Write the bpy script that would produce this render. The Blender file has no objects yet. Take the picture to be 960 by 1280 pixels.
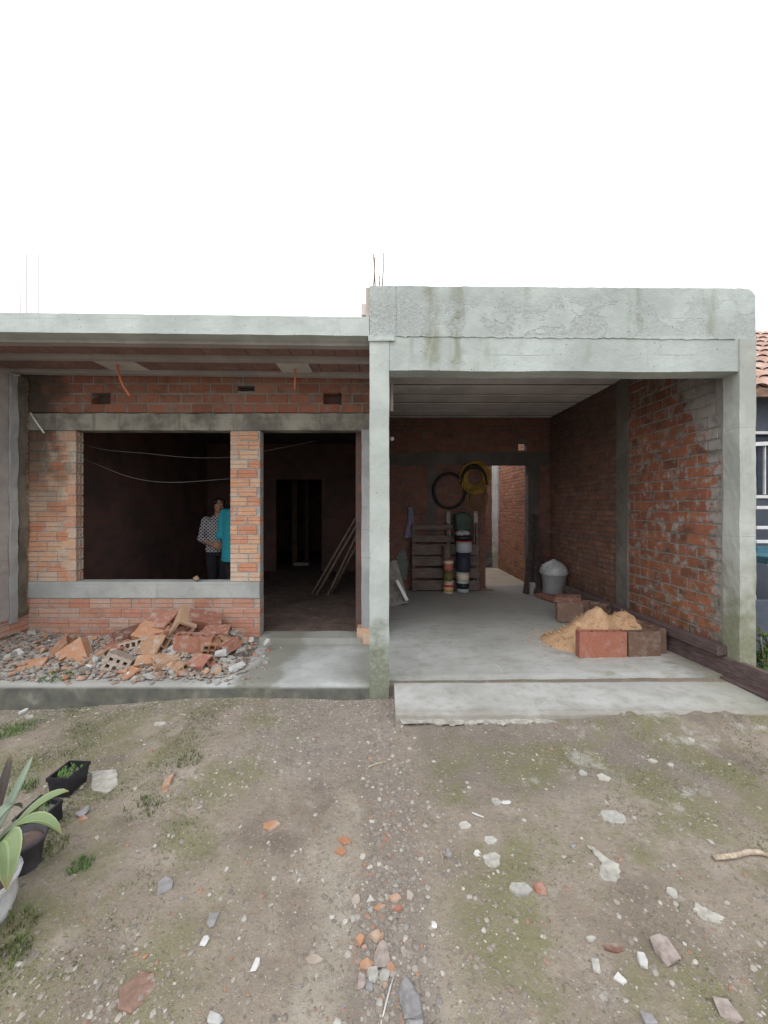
import bpy, bmesh, math, random
from mathutils import Vector, Matrix, noise, Euler
R = math.radians
rnd = random.Random(7)
scene = bpy.context.scene
col = scene.collection

# ------------------------------------------------------------------ camera frame helpers
F, CU, CV, CH = 490.0, 480.0, 633.0, 1.6          # focal length in photo pixels, optical centre, eye height
def X(u, Y): return (u - CU) / F * Y
def Zv(v, Y): return CH - (v - CV) / F * Y
def on_ground(u, v, z=0.0):
    Y = (CH - z) * F / (v - CV)
    return Vector((X(u, Y), Y, z))

# ------------------------------------------------------------------ node helpers
class NT:
    def __init__(s, name, rough=0.9):
        s.m = bpy.data.materials.new(name); s.m.use_nodes = True
        s.t = s.m.node_tree; s.b = s.t.nodes['Principled BSDF']
        s.b.inputs['Roughness'].default_value = rough
        s.b.inputs['Specular IOR Level'].default_value = 0.25
        s._pos = s._obj = s._geo = s._info = None
    def n(s, typ, **kw):
        nd = s.t.nodes.new(typ)
        for k, v in kw.items(): setattr(nd, k, v)
        return nd
    def put(s, sock, v):
        if v is None: return
        if isinstance(v, bpy.types.NodeSocket): s.t.links.new(v, sock)
        elif isinstance(v, (tuple, list)):
            v = tuple(v)
            if len(v) == 3 and sock.type == 'RGBA': v = v + (1,)
            sock.default_value = v
        else: sock.default_value = v
    def geo(s):
        if not s._geo: s._geo = s.n('ShaderNodeNewGeometry')
        return s._geo
    def pos(s): return s.geo().outputs['Position']
    def island(s): return s.geo().outputs['Random Per Island']
    def obj(s):
        if not s._obj: s._obj = s.n('ShaderNodeTexCoord')
        return s._obj.outputs['Object']
    def uv(s):
        if not s._obj: s._obj = s.n('ShaderNodeTexCoord')
        return s._obj.outputs['UV']
    def objrand(s):
        if not s._info: s._info = s.n('ShaderNodeObjectInfo')
        return s._info.outputs['Random']
    def map(s, v, sc=(1,1,1), loc=(0,0,0), rot=(0,0,0)):
        nd = s.n('ShaderNodeMapping'); s.put(nd.inputs[0], v)
        nd.inputs['Scale'].default_value = sc; nd.inputs['Location'].default_value = loc; nd.inputs['Rotation'].default_value = rot
        return nd.outputs[0]
    def noise(s, v, scale, detail=4, rough=0.55, dist=0.0, w=None):
        nd = s.n('ShaderNodeTexNoise')
        if w is not None:
            nd.noise_dimensions = '4D'; s.put(nd.inputs['W'], w)
        s.put(nd.inputs['Vector'], v); nd.inputs['Scale'].default_value = scale
        nd.inputs['Detail'].default_value = detail; nd.inputs['Roughness'].default_value = rough
        nd.inputs['Distortion'].default_value = dist
        return nd.outputs['Fac']
    def voro(s, v, scale, out='Distance', feature='F1'):
        nd = s.n('ShaderNodeTexVoronoi', feature=feature); s.put(nd.inputs['Vector'], v)
        nd.inputs['Scale'].default_value = scale
        return nd.outputs[out]
    def math(s, op, a, b=None, c=None, clamp=False):
        nd = s.n('ShaderNodeMath', operation=op, use_clamp=clamp)
        s.put(nd.inputs[0], a); s.put(nd.inputs[1], b); s.put(nd.inputs[2], c)
        return nd.outputs[0]
    def ss(s, v, a, b, o0=0.0, o1=1.0):
        nd = s.n('ShaderNodeMapRange', interpolation_type='SMOOTHSTEP')
        s.put(nd.inputs[0], v)
        for i, q in enumerate((a, b, o0, o1)): s.put(nd.inputs[i+1], q)
        return nd.outputs[0]
    def ramp(s, f, stops, mode='LINEAR'):
        nd = s.n('ShaderNodeValToRGB'); s.put(nd.inputs[0], f); e = nd.color_ramp.elements
        nd.color_ramp.interpolation = mode
        while len(e) < len(stops): e.new(0.5)
        for q, (p, c) in zip(e, stops):
            q.position = p; q.color = (c[0], c[1], c[2], 1)
        return nd.outputs[0]
    def mix(s, f, a, b, blend='MIX'):
        nd = s.n('ShaderNodeMix', data_type='RGBA', blend_type=blend)
        s.put(nd.inputs[0], f); s.put(nd.inputs[6], a); s.put(nd.inputs[7], b)
        return nd.outputs[2]
    def sep(s, v):
        nd = s.n('ShaderNodeSeparateXYZ'); s.put(nd.inputs[0], v); return nd.outputs
    def bump(s, h, strength=0.5, dist=0.01, nrm=None):
        nd = s.n('ShaderNodeBump'); nd.inputs['Strength'].default_value = strength
        nd.inputs['Distance'].default_value = dist; s.put(nd.inputs['Height'], h); s.put(nd.inputs['Normal'], nrm)
        return nd.outputs[0]
    def out(s, colr=None, nrm=None, rough=None, **kw):
        s.put(s.b.inputs['Base Color'], colr); s.put(s.b.inputs['Normal'], nrm); s.put(s.b.inputs['Roughness'], rough)
        for k, v in kw.items(): s.put(s.b.inputs[k.replace('_', ' ')], v)
        return s.m

def m_simple(name, c, rough=0.7, var=0.25, scale=30, bump=0.15, dist=0.004, metal=0.0, perobj=0.0):
    N = NT(name, rough); p = N.obj()
    f = N.noise(p, scale, 5, 0.6)
    lo = tuple(x*(1-var) for x in c); hi = tuple(min(1, x*(1+var)) for x in c)
    cc = N.mix(N.ss(f, 0.3, 0.7), lo, hi)
    f2 = N.noise(p, scale*0.15, 3); cc = N.mix(N.math('MULTIPLY', N.ss(f2, 0.45, 0.7), 0.45), cc, tuple(x*0.6 for x in c))
    if perobj: cc = N.mix(perobj, cc, N.ramp(N.objrand(), [(0, tuple(x*0.5 for x in c)), (1, tuple(min(1, x*1.5) for x in c))]))
    return N.out(cc, N.bump(f, bump, dist), None, Metallic=metal)

def m_concrete(name, base, dark=0.55, streak=0.5, moss=None, mossz=None, spots=(), rough=0.9, bump=0.35, soot_shade=0.0, band=None):
    """grey cement render: mottling, rain streaks, pits, moss near a height"""
    N = NT(name, rough); p = N.pos()
    a = N.noise(p, 1.7, 6, 0.6); b = N.noise(p, 9, 6, 0.65); f = N.noise(p, 70, 4, 0.7)
    c = N.mix(N.ss(a, 0.35, 0.65), tuple(x*0.85 for x in base), tuple(min(1, x*1.1) for x in base))
    c = N.mix(N.math('MULTIPLY', N.ss(b, 0.5, 0.75), 0.5), c, tuple(x*0.72 for x in base))
    c = N.mix(N.math('MULTIPLY', N.ss(f, 0.55, 0.8), 0.35), c, tuple(x*0.6 for x in base))
    st = N.noise(N.map(p, (9, 9, 0.7)), 1.0, 4, 0.6)
    c = N.mix(N.math('MULTIPLY', N.ss(st, 0.55, 0.8), streak), c, (base[0]*dark*0.9, base[1]*dark*0.95, base[2]*dark*0.8))
    x, y, z = N.sep(p)
    pv = N.voro(p, 19, 'Distance'); pc_ = N.sep(N.voro(p, 19, 'Color')); pit = N.math('MULTIPLY', N.ss(pv, .05, .13, 1, 0), N.ss(pc_[0], .62, .66))   # air holes
    c = N.mix(N.math('MULTIPLY', pit, .65), c, (.12, .12, .11))
    hz_ = N.math('FRACT', N.math('MULTIPLY', N.math('ADD', z, N.math('MULTIPLY', a, .03)), 3.3)); brd = N.math('MULTIPLY', N.ss(N.math('ABSOLUTE', N.math('SUBTRACT', hz_, .5)), .0, .02, 1, 0), N.ss(a, .45, .6))   # formwork lines
    c = N.mix(N.math('MULTIPLY', brd, .3), c, tuple(q*.45 for q in base))
    for (sx, w, z0, z1, amt) in spots:            # individual rain stains: x centre, half width, z range
        d = N.math('ABSOLUTE', N.math('SUBTRACT', N.math('ADD', x, N.math('MULTIPLY', N.math('SUBTRACT', N.noise(p, 6, 3), 0.5), w*1.4)), sx))
        k = N.math('MULTIPLY', N.ss(d, w*0.2, w, 1, 0), N.math('MULTIPLY', N.ss(z, z0, z0+0.12), N.ss(z, z1-0.1, z1+0.04, 1, 0)))
        k = N.math('MULTIPLY', k, N.ss(N.noise(N.map(p, (1, 1, 0.3)), 16, 5), 0.2, 0.7))
        c = N.mix(N.math('MULTIPLY', k, amt), c, (0.20, 0.205, 0.14))
    if moss:
        k = N.math('MULTIPLY', N.ss(N.math('ADD', z, N.math('MULTIPLY', N.math('SUBTRACT', N.noise(p, 7, 5), 0.5), mossz*1.3)), mossz*0.35, mossz, 1, 0), N.ss(N.noise(p, 30, 4), 0.2, 0.65, 0.7, 1))
        c = N.mix(N.math('MULTIPLY', k, 0.8), c, moss)
    if soot_shade:
        k = N.ss(N.noise(p, 2.5, 5, 0.65), 0.4, 0.62)
        c = N.mix(N.math('MULTIPLY', k, soot_shade), c, (0.05, 0.047, 0.043))
    h = N.math('SUBTRACT', N.math('ADD', N.math('MULTIPLY', b, 1.0), N.math('MULTIPLY', f, 0.35)), N.math('ADD', N.math('MULTIPLY', pit, .8), N.math('MULTIPLY', brd, .25)))
    if band:       # render coat flaked off: sharp edged rough areas around smooth remains
        k = N.math('MULTIPLY', N.ss(z, band[0]-.02, band[0]+.02), N.ss(N.math('ADD', z, N.math('MULTIPLY', N.math('SUBTRACT', N.noise(p, 1.6, 3), .5), .5)), band[1]-.08, band[1]+.08, 1, 0))
        e = N.math('MULTIPLY', N.ss(N.noise(p, 3.2, 6, .6, 0.8, w=2.5), .47, .49), N.ss(x, 1.9, 2.2, 1, .6))
        k = N.math('MULTIPLY', k, e)
        g2 = N.noise(p, 38, 5, .75)
        c = N.mix(N.math('MULTIPLY', k, .6), c, N.mix(N.ss(g2, .35, .65), (.32, .345, .345), (.47, .50, .50)))
        h = N.math('ADD', h, N.math('MULTIPLY', k, N.math('SUBTRACT', N.math('MULTIPLY', g2, 1.6), 1.5)))
    return N.out(c, N.bump(h, bump, 0.02))

def m_brick(name, cols, smear=(0.36, 0.34, 0.32), smear_amt=0.5, grime=0.4, grooves=True, moss=None, zone=None, soot_shade=None, corner=None):
    """fired clay: colour per brick, mortar smears, grime, extruded grooves along the brick"""
    N = NT(name, 0.92); p = N.pos()
    stops = [(i/(len(cols)-1), c) for i, c in enumerate(cols)]
    c = N.ramp(N.island(), stops)
    f = N.noise(p, 45, 5, 0.65); g = N.noise(p, 5, 6, 0.65); q = N.noise(p, 140, 3, 0.6)
    c = N.mix(N.ss(f, 0.35, 0.75, 0, 0.45), c, N.mix(1.0, c, (0.62, 0.55, 0.5), 'MULTIPLY'))
    c = N.mix(N.ss(q, 0.55, 0.75, 0, 0.3), c, N.mix(1.0, c, (1.35, 1.3, 1.25), 'MULTIPLY'))
    s2 = N.noise(p, 11, 6, 0.7, w=3.7)
    if zone:      # render smeared over the bricks beside the column, widening upwards
        zx, zy, zz_ = N.sep(p); wy = N.math('SUBTRACT', zy, N.math('MULTIPLY', N.ss(zz_, 1.8, 2.9), .45))
        s2 = N.math('ADD', s2, N.ss(wy, 3.40, 3.68, .21, 0))
        c = N.mix(N.math('MULTIPLY', N.ss(s2, 0.5, 0.64), .92), c, smear)
    c = N.mix(N.math('MULTIPLY', N.ss(s2, 0.5, 0.68), smear_amt), c, smear)
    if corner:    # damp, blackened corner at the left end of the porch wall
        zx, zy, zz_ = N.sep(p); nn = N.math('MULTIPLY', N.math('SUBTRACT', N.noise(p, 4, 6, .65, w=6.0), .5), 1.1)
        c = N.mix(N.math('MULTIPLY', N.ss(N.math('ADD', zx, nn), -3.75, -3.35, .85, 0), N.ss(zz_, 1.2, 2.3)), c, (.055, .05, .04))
    if soot_shade:      # wall darkened with height: soot, and shade below the ceiling painted in
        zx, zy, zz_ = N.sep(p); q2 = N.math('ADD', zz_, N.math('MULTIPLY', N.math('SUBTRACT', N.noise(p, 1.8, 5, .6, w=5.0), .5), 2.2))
        c = N.mix(N.ss(q2, soot_shade[0], soot_shade[1], 0, soot_shade[2]), c, (.045, .038, .034))
    c = N.mix(N.math('MULTIPLY', N.ss(g, 0.48, 0.72), grime), c, (0.06, 0.052, 0.045))
    if moss:
        x, y, z = N.sep(p)
        k = N.math('MULTIPLY', N.ss(z, 0.2, moss, 1, 0), N.ss(N.noise(p, 8, 5, 0.6, w=1.0), 0.4, 0.65))
        c = N.mix(N.math('MULTIPLY', k, 0.6), c, (0.07, 0.072, 0.03))
    h = N.math('ADD', N.math('MULTIPLY', f, 0.6), N.math('MULTIPLY', q, 0.3))
    if grooves:
        u, v, w = N.sep(N.uv())
        fr = N.math('FRACT', N.math('MULTIPLY', v, 3.0))
        gr = N.ss(N.math('ABSOLUTE', N.math('SUBTRACT', fr, 0.5)), 0.0, 0.12)
        h = N.math('ADD', h, N.math('MULTIPLY', gr, 0.8))
        fr2 = N.math('FRACT', N.math('MULTIPLY', v, 2.0))
        c = N.mix(N.ss(N.math('ABSOLUTE', N.math('SUBTRACT', v, .5)), .03, .075, .55, 0), c, (.20, .085, .05))
    return N.out(c, N.bump(h, 0.5, 0.006))

def m_mortar(name, c, grime=0.3):
    N = NT(name, 0.95); p = N.pos()
    a = N.noise(p, 14, 6, 0.65); f = N.noise(p, 90, 4, 0.7)
    cc = N.mix(N.ss(a, 0.35, 0.7), tuple(x*0.75 for x in c), c)
    cc = N.mix(N.math('MULTIPLY', N.ss(N.noise(p, 4, 5), 0.5, 0.7), grime), cc, tuple(x*0.3 for x in c))
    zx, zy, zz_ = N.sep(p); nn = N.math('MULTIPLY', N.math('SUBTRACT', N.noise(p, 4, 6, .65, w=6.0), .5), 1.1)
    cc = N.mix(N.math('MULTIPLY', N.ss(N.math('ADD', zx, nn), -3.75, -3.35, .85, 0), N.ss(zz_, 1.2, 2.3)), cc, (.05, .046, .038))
    return N.out(cc, N.bump(N.math('ADD', a, N.math('MULTIPLY', f, 0.5)), 0.6, 0.015))

# ------------------------------------------------------------------ mesh builder
def _chamfer_template():
    bm = bmesh.new(); bmesh.ops.create_cube(bm, size=2.0)
    bmesh.ops.bevel(bm, geom=bm.edges[:], offset=0.5, segments=1, affect='EDGES', profile=0.5)
    bm.verts.ensure_lookup_table()
    V = [tuple(v.co) for v in bm.verts]; Fs = [[v.index for v in f.verts] for f in bm.faces]
    bm.free(); return V, Fs
CH_V, CH_F = _chamfer_template()
def _ico(sub):
    bm = bmesh.new(); bmesh.ops.create_icosphere(bm, subdivisions=sub, radius=1.0)
    V = [v.co.copy() for v in bm.verts]; Fs = [[v.index for v in f.verts] for f in bm.faces]; bm.free(); return V, Fs
ICO1, ICO2, ICO3 = _ico(1), _ico(2), _ico(3)

class MB:
    def __init__(s): s.v = []; s.f = []; s.m = []; s.uv = []; s.sm = []
    def add(s, vs, fs, mat=0, uvs=None, smooth=False):
        o = len(s.v); s.v.extend(Vector(q) for q in vs)
        for k, fa in enumerate(fs):
            s.f.append([o+i for i in fa]); s.m.append(mat); s.sm.append(smooth)
            s.uv.append(uvs[k] if uvs else None)
    def cbox(s, c, size, M=None, b=0.004, mat=0, jit=0.0, rr=rnd, smooth=False):
        """chamfered box; UV v runs 0..1 over the height of the faces"""
        hx, hy, hz = (q*0.5 for q in size); b = min(b, hx*0.45, hy*0.45, hz*0.45)
        vs = []; lo = []
        for q in CH_V:
            w = [0, 0, 0]
            for i, h in enumerate((hx, hy, hz)):
                sg = 1 if q[i] > 0 else -1
                w[i] = sg*(h if abs(q[i]) > 0.9 else h-b)
                if jit: w[i] += rr.uniform(-jit, jit)
            lo.append(w); w = Vector(w)
            if M is not None: w = M @ w
            vs.append(w + Vector(c))
        uvs = [[(lo[i][0]+lo[i][1], (lo[i][2]+hz)/(2*hz)) for i in fa] for fa in CH_F]
        s.add(vs, CH_F, mat, uvs, smooth)
    def bb(s, x0, x1, y0, y1, z0, z1, b=0.004, mat=0, jit=0.0):
        s.cbox(((x0+x1)/2, (y0+y1)/2, (z0+z1)/2), (x1-x0, y1-y0, z1-z0), None, b, mat, jit)
    def bar(s, a, b, w, h, up=(0, 0, 1), bev=0.003, mat=0, jit=0.0):
        a = Vector(a); b = Vector(b); d = b-a; L = d.length; x = d/L
        y = Vector(up).cross(x).normalized(); z = x.cross(y)
        M = Matrix((x, y, z)).transposed()
        s.cbox((a+b)/2, (L, w, h), M, bev, mat, jit)
    def tube(s, pts, r, seg=8, mat=0, cap=True, smooth=True):
        pts = [Vector(p) for p in pts]; n = len(pts); rings = []
        rr = r if isinstance(r, (list, tuple)) else [r]*n
        t0 = (pts[1]-pts[0]).normalized(); ref = Vector((0, 0, 1)) if abs(t0.z) < 0.9 else Vector((1, 0, 0))
        nx = t0.cross(ref).normalized()
        vs = []
        for i, p in enumerate(pts):
            t = (pts[min(i+1, n-1)]-pts[max(i-1, 0)]).normalized()
            nx = (nx - t*nx.dot(t)).normalized(); ny = t.cross(nx)
            for k in range(seg):
                a = 2*math.pi*k/seg; vs.append(p+(nx*math.cos(a)+ny*math.sin(a))*rr[i])
        fs = [[i*seg+k, i*seg+(k+1) % seg, (i+1)*seg+(k+1) % seg, (i+1)*seg+k] for i in range(n-1) for k in range(seg)]
        if cap: fs += [list(range(seg))[::-1], [(n-1)*seg+k for k in range(seg)]]
        s.add(vs, fs, mat, None, smooth)
    def ring(s, c, ax, ay, rx, ry, r, n=40, seg=8, mat=0, wob=0.0, rr=rnd):
        c = Vector(c); ax = Vector(ax); ay = Vector(ay); az = ax.cross(ay)
        P = []
        ph = rr.uniform(0, 6)
        for i in range(n+1):
            a = 2*math.pi*i/n
            k = 1+wob*math.sin(3*a+ph)
            P.append(c+ax*rx*k*math.cos(a)+ay*ry*k*math.sin(a)+az*wob*0.05*math.sin(2*a+ph))
        s.tube(P, r, seg, mat, cap=False)
    def lathe(s, prof, c=(0, 0, 0), seg=24, mat=0, smooth=True, M=None):
        vs = []
        for (r, z) in prof:
            for k in range(seg):
                a = 2*math.pi*k/seg; q = Vector((r*math.cos(a), r*math.sin(a), z))
                if M is not None: q = M @ q
                vs.append(q+Vector(c))
        n = len(prof)
        fs = [[i*seg+k, i*seg+(k+1) % seg, (i+1)*seg+(k+1) % seg, (i+1)*seg+k] for i in range(n-1) for k in range(seg)]
        fs += [list(range(seg))[::-1], [(n-1)*seg+k for k in range(seg)]]
        s.add(vs, fs, mat, None, smooth)
    def prism(s, poly, M, t, mat=0, inset=0.0):
        """outline in local xy, thickness t along local z; optional worn upper edge"""
        n = len(poly); cx = sum(p[0] for p in poly)/n; cy = sum(p[1] for p in poly)/n
        vs = [M @ Vector((x, y, 0)) for x, y in poly]
        vs += [M @ Vector((x, y, t*(0.75 if inset else 1))) for x, y in poly]
        fs = [list(range(n))[::-1]] + [[i, (i+1) % n, n+(i+1) % n, n+i] for i in range(n)]
        if inset:
            vs += [M @ Vector((cx+(x-cx)*(1-inset), cy+(y-cy)*(1-inset), t)) for x, y in poly]
            fs += [[n+i, n+(i+1) % n, 2*n+(i+1) % n, 2*n+i] for i in range(n)]; fs.append([2*n+i for i in range(n)])
        else: fs.append([n+i for i in range(n)])
        s.add(vs, fs, mat)
    def stone(s, c, size, rr=rnd, ico=ICO1, jit=0.22, mat=0, smooth=False):
        e = Euler((rr.uniform(0, 6), rr.uniform(0, 6), rr.uniform(0, 6))).to_matrix()
        ez = Matrix.Rotation(rr.uniform(0, 6), 3, 'Z')
        vs = []
        for q in ico[0]:
            w = (e @ q)*(1+rr.uniform(-jit, jit))
            w = ez @ Vector((w.x*size[0], w.y*size[1], w.z*size[2])); vs.append(w+Vector(c))
        s.add(vs, ico[1], mat, None, smooth)
    def hull(s, c, size, M=None, npts=14, rr=rnd, mat=0):
        bm = bmesh.new()
        for _ in range(npts):
            q = Vector((rr.uniform(-1, 1), rr.uniform(-1, 1), rr.uniform(-1, 1)))
            m = max(abs(t) for t in q); q /= m
            q = Vector((q.x*size[0]/2*rr.uniform(.75, 1), q.y*size[1]/2*rr.uniform(.75, 1), q.z*size[2]/2*rr.uniform(.8, 1)))
            bm.verts.new(q)
        r = bmesh.ops.convex_hull(bm, input=bm.verts[:])
        for v in [v for v in bm.verts if not v.link_faces]: bm.verts.remove(v)
        bm.verts.index_update()
        vs = [(M @ v.co if M is not None else v.co)+Vector(c) for v in bm.verts]
        s.add(vs, [[v.index for v in f.verts] for f in bm.faces], mat); bm.free()
    def hollow(s, M, c, L, W, H, ny, nz, wall=0.009, mat=0, jit=0.0015, rr=rnd):
        """clay block with through holes along its length (local x)"""
        def lines(T, n):
            cell = (T-wall*(n+1))/n; o = [-T/2]; q = -T/2
            for i in range(n): o += [q+wall, q+wall+cell]; q += wall+cell
            return o+[T/2]
        ys, zs = lines(W, ny), lines(H, nz)
        sol = lambda i, j: 0 <= i < len(ys)-1 and 0 <= j < len(zs)-1 and not (i % 2 == 1 and j % 2 == 1)
        vs = {}; V = []
        def vid(e, i, j):
            k = (e, i, j)
            if k not in vs:
                vs[k] = len(V)
                q = Vector(((e-0.5)*L, ys[i], zs[j])) + Vector([rr.uniform(-jit, jit) for _ in range(3)])
                V.append((M @ q)+Vector(c))
            return vs[k]
        fs = []
        for i in range(len(ys)-1):
            for j in range(len(zs)-1):
                if not sol(i, j): continue
                fs.append([vid(0, i, j), vid(0, i, j+1), vid(0, i+1, j+1), vid(0, i+1, j)])
                fs.append([vid(1, i, j), vid(1, i+1, j), vid(1, i+1, j+1), vid(1, i, j+1)])
                if not sol(i-1, j): fs.append([vid(0, i, j), vid(1, i, j), vid(1, i, j+1), vid(0, i, j+1)])
                if not sol(i+1, j): fs.append([vid(0, i+1, j), vid(0, i+1, j+1), vid(1, i+1, j+1), vid(1, i+1, j)])
                if not sol(i, j-1): fs.append([vid(0, i, j), vid(0, i+1, j), vid(1, i+1, j), vid(1, i, j)])
                if not sol(i, j+1): fs.append([vid(0, i, j+1), vid(1, i, j+1), vid(1, i+1, j+1), vid(0, i+1, j+1)])
        s.add(V, fs, mat)
    def build(s, name, mats, parent=None, loc=None, rot=None):
        """parent given: vertices are world coordinates; loc given: vertices are local"""
        off = Vector((0, 0, 0))
        if parent is not None and loc is None:
            q = parent
            while q: off = off + q.location; q = q.parent
        me = bpy.data.meshes.new(name)
        me.from_pydata([tuple(v-off) for v in s.v], [], s.f)
        if not isinstance(mats, (list, tuple)): mats = [mats]
        for m in mats: me.materials.append(m)
        me.polygons.foreach_set('material_index', s.m); me.polygons.foreach_set('use_smooth', s.sm)
        if any(u is not None for u in s.uv):
            L = me.uv_layers.new(name='UVMap').data; i = 0
            for u, fa in zip(s.uv, s.f):
                for k in range(len(fa)): L[i].uv = u[k] if u else (0, 0); i += 1
        bm = bmesh.new(); bm.from_mesh(me); bmesh.ops.recalc_face_normals(bm, faces=bm.faces[:]); bm.to_mesh(me); bm.free()
        me.update()
        o = bpy.data.objects.new(name, me); col.objects.link(o)
        if loc is not None: o.location = loc
        if rot is not None: o.rotation_euler = rot
        if parent is not None: o.parent = parent
        return o

def tag(o, label=None, cat=None, group=None, kind=None):
    if label: o['label'] = label
    if cat: o['category'] = cat
    if group: o['group'] = group
    if kind: o['kind'] = kind
    return o
def empty(name, loc, label, cat, group=None, rz=0.0):
    o = bpy.data.objects.new(name, None); col.objects.link(o); o.location = loc; o.rotation_euler = (0, 0, rz)
    o.empty_display_size = 0.1
    return tag(o, label, cat, group)
def struct(o): o['kind'] = 'structure'; return o

def brick_courses(mb, O, U, N, length, z0, z1, L, H, gap, depth, openings=(), mat=0, mort=1, proud=0.003, jit=0.0012, back=True, rr=rnd, skip=0.0, half0=0):
    """courses of single bricks on a mortar core; openings are (s0, s1, z0, z1)"""
    O = Vector(O); U = Vector(U); N = Vector(N); up = Vector((0, 0, 1))
    M = Matrix((U, N, up)).transposed()
    nrow = int(math.ceil((z1-z0)/H-1e-4)); H = (z1-z0)/nrow
    for i in range(nrow):
        za = z0+i*H; zb = za+H-gap; zm = za+H/2
        s = -L*(0.5 if (i+half0) % 2 else 0) - rr.uniform(0, .02)
        spans = [(0, length)]
        for (a, b, c, d) in openings:
            if c-0.02 < zm < d+0.02:
                ns = []
                for (p, q) in spans:
                    if b <= p or a >= q: ns.append((p, q)); continue
                    if a > p: ns.append((p, a))
                    if b < q: ns.append((b, q))
                spans = ns
        while s < length:
            l = L*rr.uniform(.97, 1.03); e = s+l-gap
            for (p, q) in spans:
                a, b = max(s, p), min(e, q)
                if b-a > 0.035 and rr.random() > skip:
                    pr = proud+rr.uniform(-.0025, .0025)
                    R3 = M @ Euler((rr.gauss(0, .006), rr.gauss(0, .008), rr.gauss(0, .008))).to_matrix()
                    c = O+U*((a+b)/2)+up*((za+zb)/2+rr.gauss(0, .0012))+N*(pr-depth/2)
                    mb.cbox(c, (b-a, depth, zb-za+rr.uniform(-.003, .002)), R3, .0035, mat, jit, rr)
            s += l
    if back:
        ss = sorted({0, length, *[q for o in openings for q in (max(0, o[0]), min(length, o[1]))]})
        zz = sorted({z0, z1, *[q for o in openings for q in (max(z0, o[2]), min(z1, o[3]))]})
        for a, b in zip(ss, ss[1:]):
            for c, d in zip(zz, zz[1:]):
                if any(o[0] <= (a+b)/2 <= o[1] and o[2] <= (c+d)/2 <= o[3] for o in openings): continue
                cc = O+U*((a+b)/2)+up*((c+d)/2)+N*(-depth/2-.003)
                mb.cbox(cc, (b-a, depth-.004, d-c), M, .0005, mort)

# ------------------------------------------------------------------ materials
conc = (0.465, 0.505, 0.485)
M_FASCIA = m_concrete('fascia_cement', (0.445, 0.49, 0.475), streak=0.45, spots=(
    (X(540, 3.27), .10, 2.70, 3.55, .85), (X(572, 3.27), .085, 2.70, 3.55, .75), (X(800, 3.27), .05, 3.0, 3.5, .6),
    (X(890, 3.27), .06, 2.98, 3.5, .5), (X(660, 3.27), .05, 3.05, 3.5, .4), (X(515, 3.27), .03, 2.72, 3.1, .4), (X(610, 3.27), .04, 2.72, 3.0, .35), (X(735, 3.27), .05, 2.72, 3.0, .3)), bump=.55, band=(3.01, 3.30))
M_PATCH = m_concrete('smooth_render', (0.475, 0.50, 0.505), streak=0.3, bump=.25)
M_COL = m_concrete('column_cement', conc, streak=0.3, moss=(0.105, 0.115, 0.055), mossz=0.75, bump=.3)
M_COL2 = m_concrete('side_column_cement', (0.42, 0.44, 0.41), streak=0.35, moss=(0.165, 0.165, 0.085), mossz=1.25, bump=.3)
M_SLAB = m_concrete('slab_edge_cement', (0.475, 0.52, 0.505), streak=0.25, bump=.25)
M_LINTEL = m_concrete('lintel_cement', (0.315, 0.295, 0.255), streak=0.8, dark=.25, bump=.35, soot_shade=.6)
M_SILL = m_concrete('sill_cement', (0.37, 0.385, 0.375), streak=0.4, bump=.35)
M_CEIL = m_concrete('ceiling_cement', (0.64, 0.60, 0.59), streak=0.0, soot_shade=.0)
M_GAP = m_simple('dark_joint_cement', (.022, .02, .02), 1.0)
M_DARKC = m_concrete('dark_cement', (0.12, 0.11, 0.105), streak=0.3, soot_shade=.4)
M_LSIDE = m_concrete('left_wall_cement', (0.30, 0.30, 0.29), streak=0.5, moss=(0.09, 0.085, 0.05), mossz=.5, soot_shade=.3)
M_JOIST = m_concrete('joist_cement', (0.36, 0.335, 0.33), streak=0.0)
PALE = [(0.57, 0.33, 0.22), (0.55, 0.25, 0.15), (0.60, 0.42, 0.30), (0.58, 0.31, 0.195), (0.58, 0.47, 0.37), (0.52, 0.215, 0.13), (0.61, 0.37, 0.24), (.58, .48, .39)]
M_BPALE = m_brick('pale_clay_brick', PALE, smear=(.45, .425, .395), smear_amt=.92, grime=.2, corner=1)
M_BUNDER = m_brick('dusty_clay_brick', [(0.47, 0.28, 0.21), (0.46, 0.2, 0.135), (0.5, 0.33, 0.26), (0.46, 0.24, 0.175), (0.48, 0.36, 0.30)], smear=(.40, .36, .33), smear_amt=.8, grime=.22)
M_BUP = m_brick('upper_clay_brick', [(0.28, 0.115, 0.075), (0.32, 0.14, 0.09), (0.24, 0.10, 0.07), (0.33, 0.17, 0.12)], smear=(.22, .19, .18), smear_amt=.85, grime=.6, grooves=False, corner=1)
M_BRIGHT = m_brick('red_wall_brick', [(0.33, 0.125, 0.075), (0.38, 0.15, 0.085), (0.28, 0.105, 0.07), (0.36, 0.14, 0.08), (0.24, 0.095, 0.065)], smear=(.36, .345, .325), smear_amt=.25, grime=.75, grooves=False, moss=1.9, zone=1, soot_shade=(2.0, 3.3, .5))  # darkening up the wall: mostly ceiling shade painted into the brick, with some grime
M_BOLD = m_brick('old_small_brick', [(0.235, 0.115, 0.085), (0.29, 0.14, 0.095), (0.20, 0.10, 0.08), (0.27, 0.145, 0.11)], smear_amt=.35, grime=.7, grooves=False, moss=1.0, soot_shade=(1.6, 3.0, .55))
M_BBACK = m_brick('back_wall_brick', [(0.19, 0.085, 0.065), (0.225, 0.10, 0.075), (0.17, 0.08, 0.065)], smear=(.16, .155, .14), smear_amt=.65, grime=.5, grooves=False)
M_BBOUND = m_brick('boundary_brick', [(0.36, 0.15, 0.09), (0.42, 0.19, 0.11), (0.30, 0.12, 0.075)], smear_amt=.3, grime=.3, grooves=False, moss=1.0)
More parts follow.
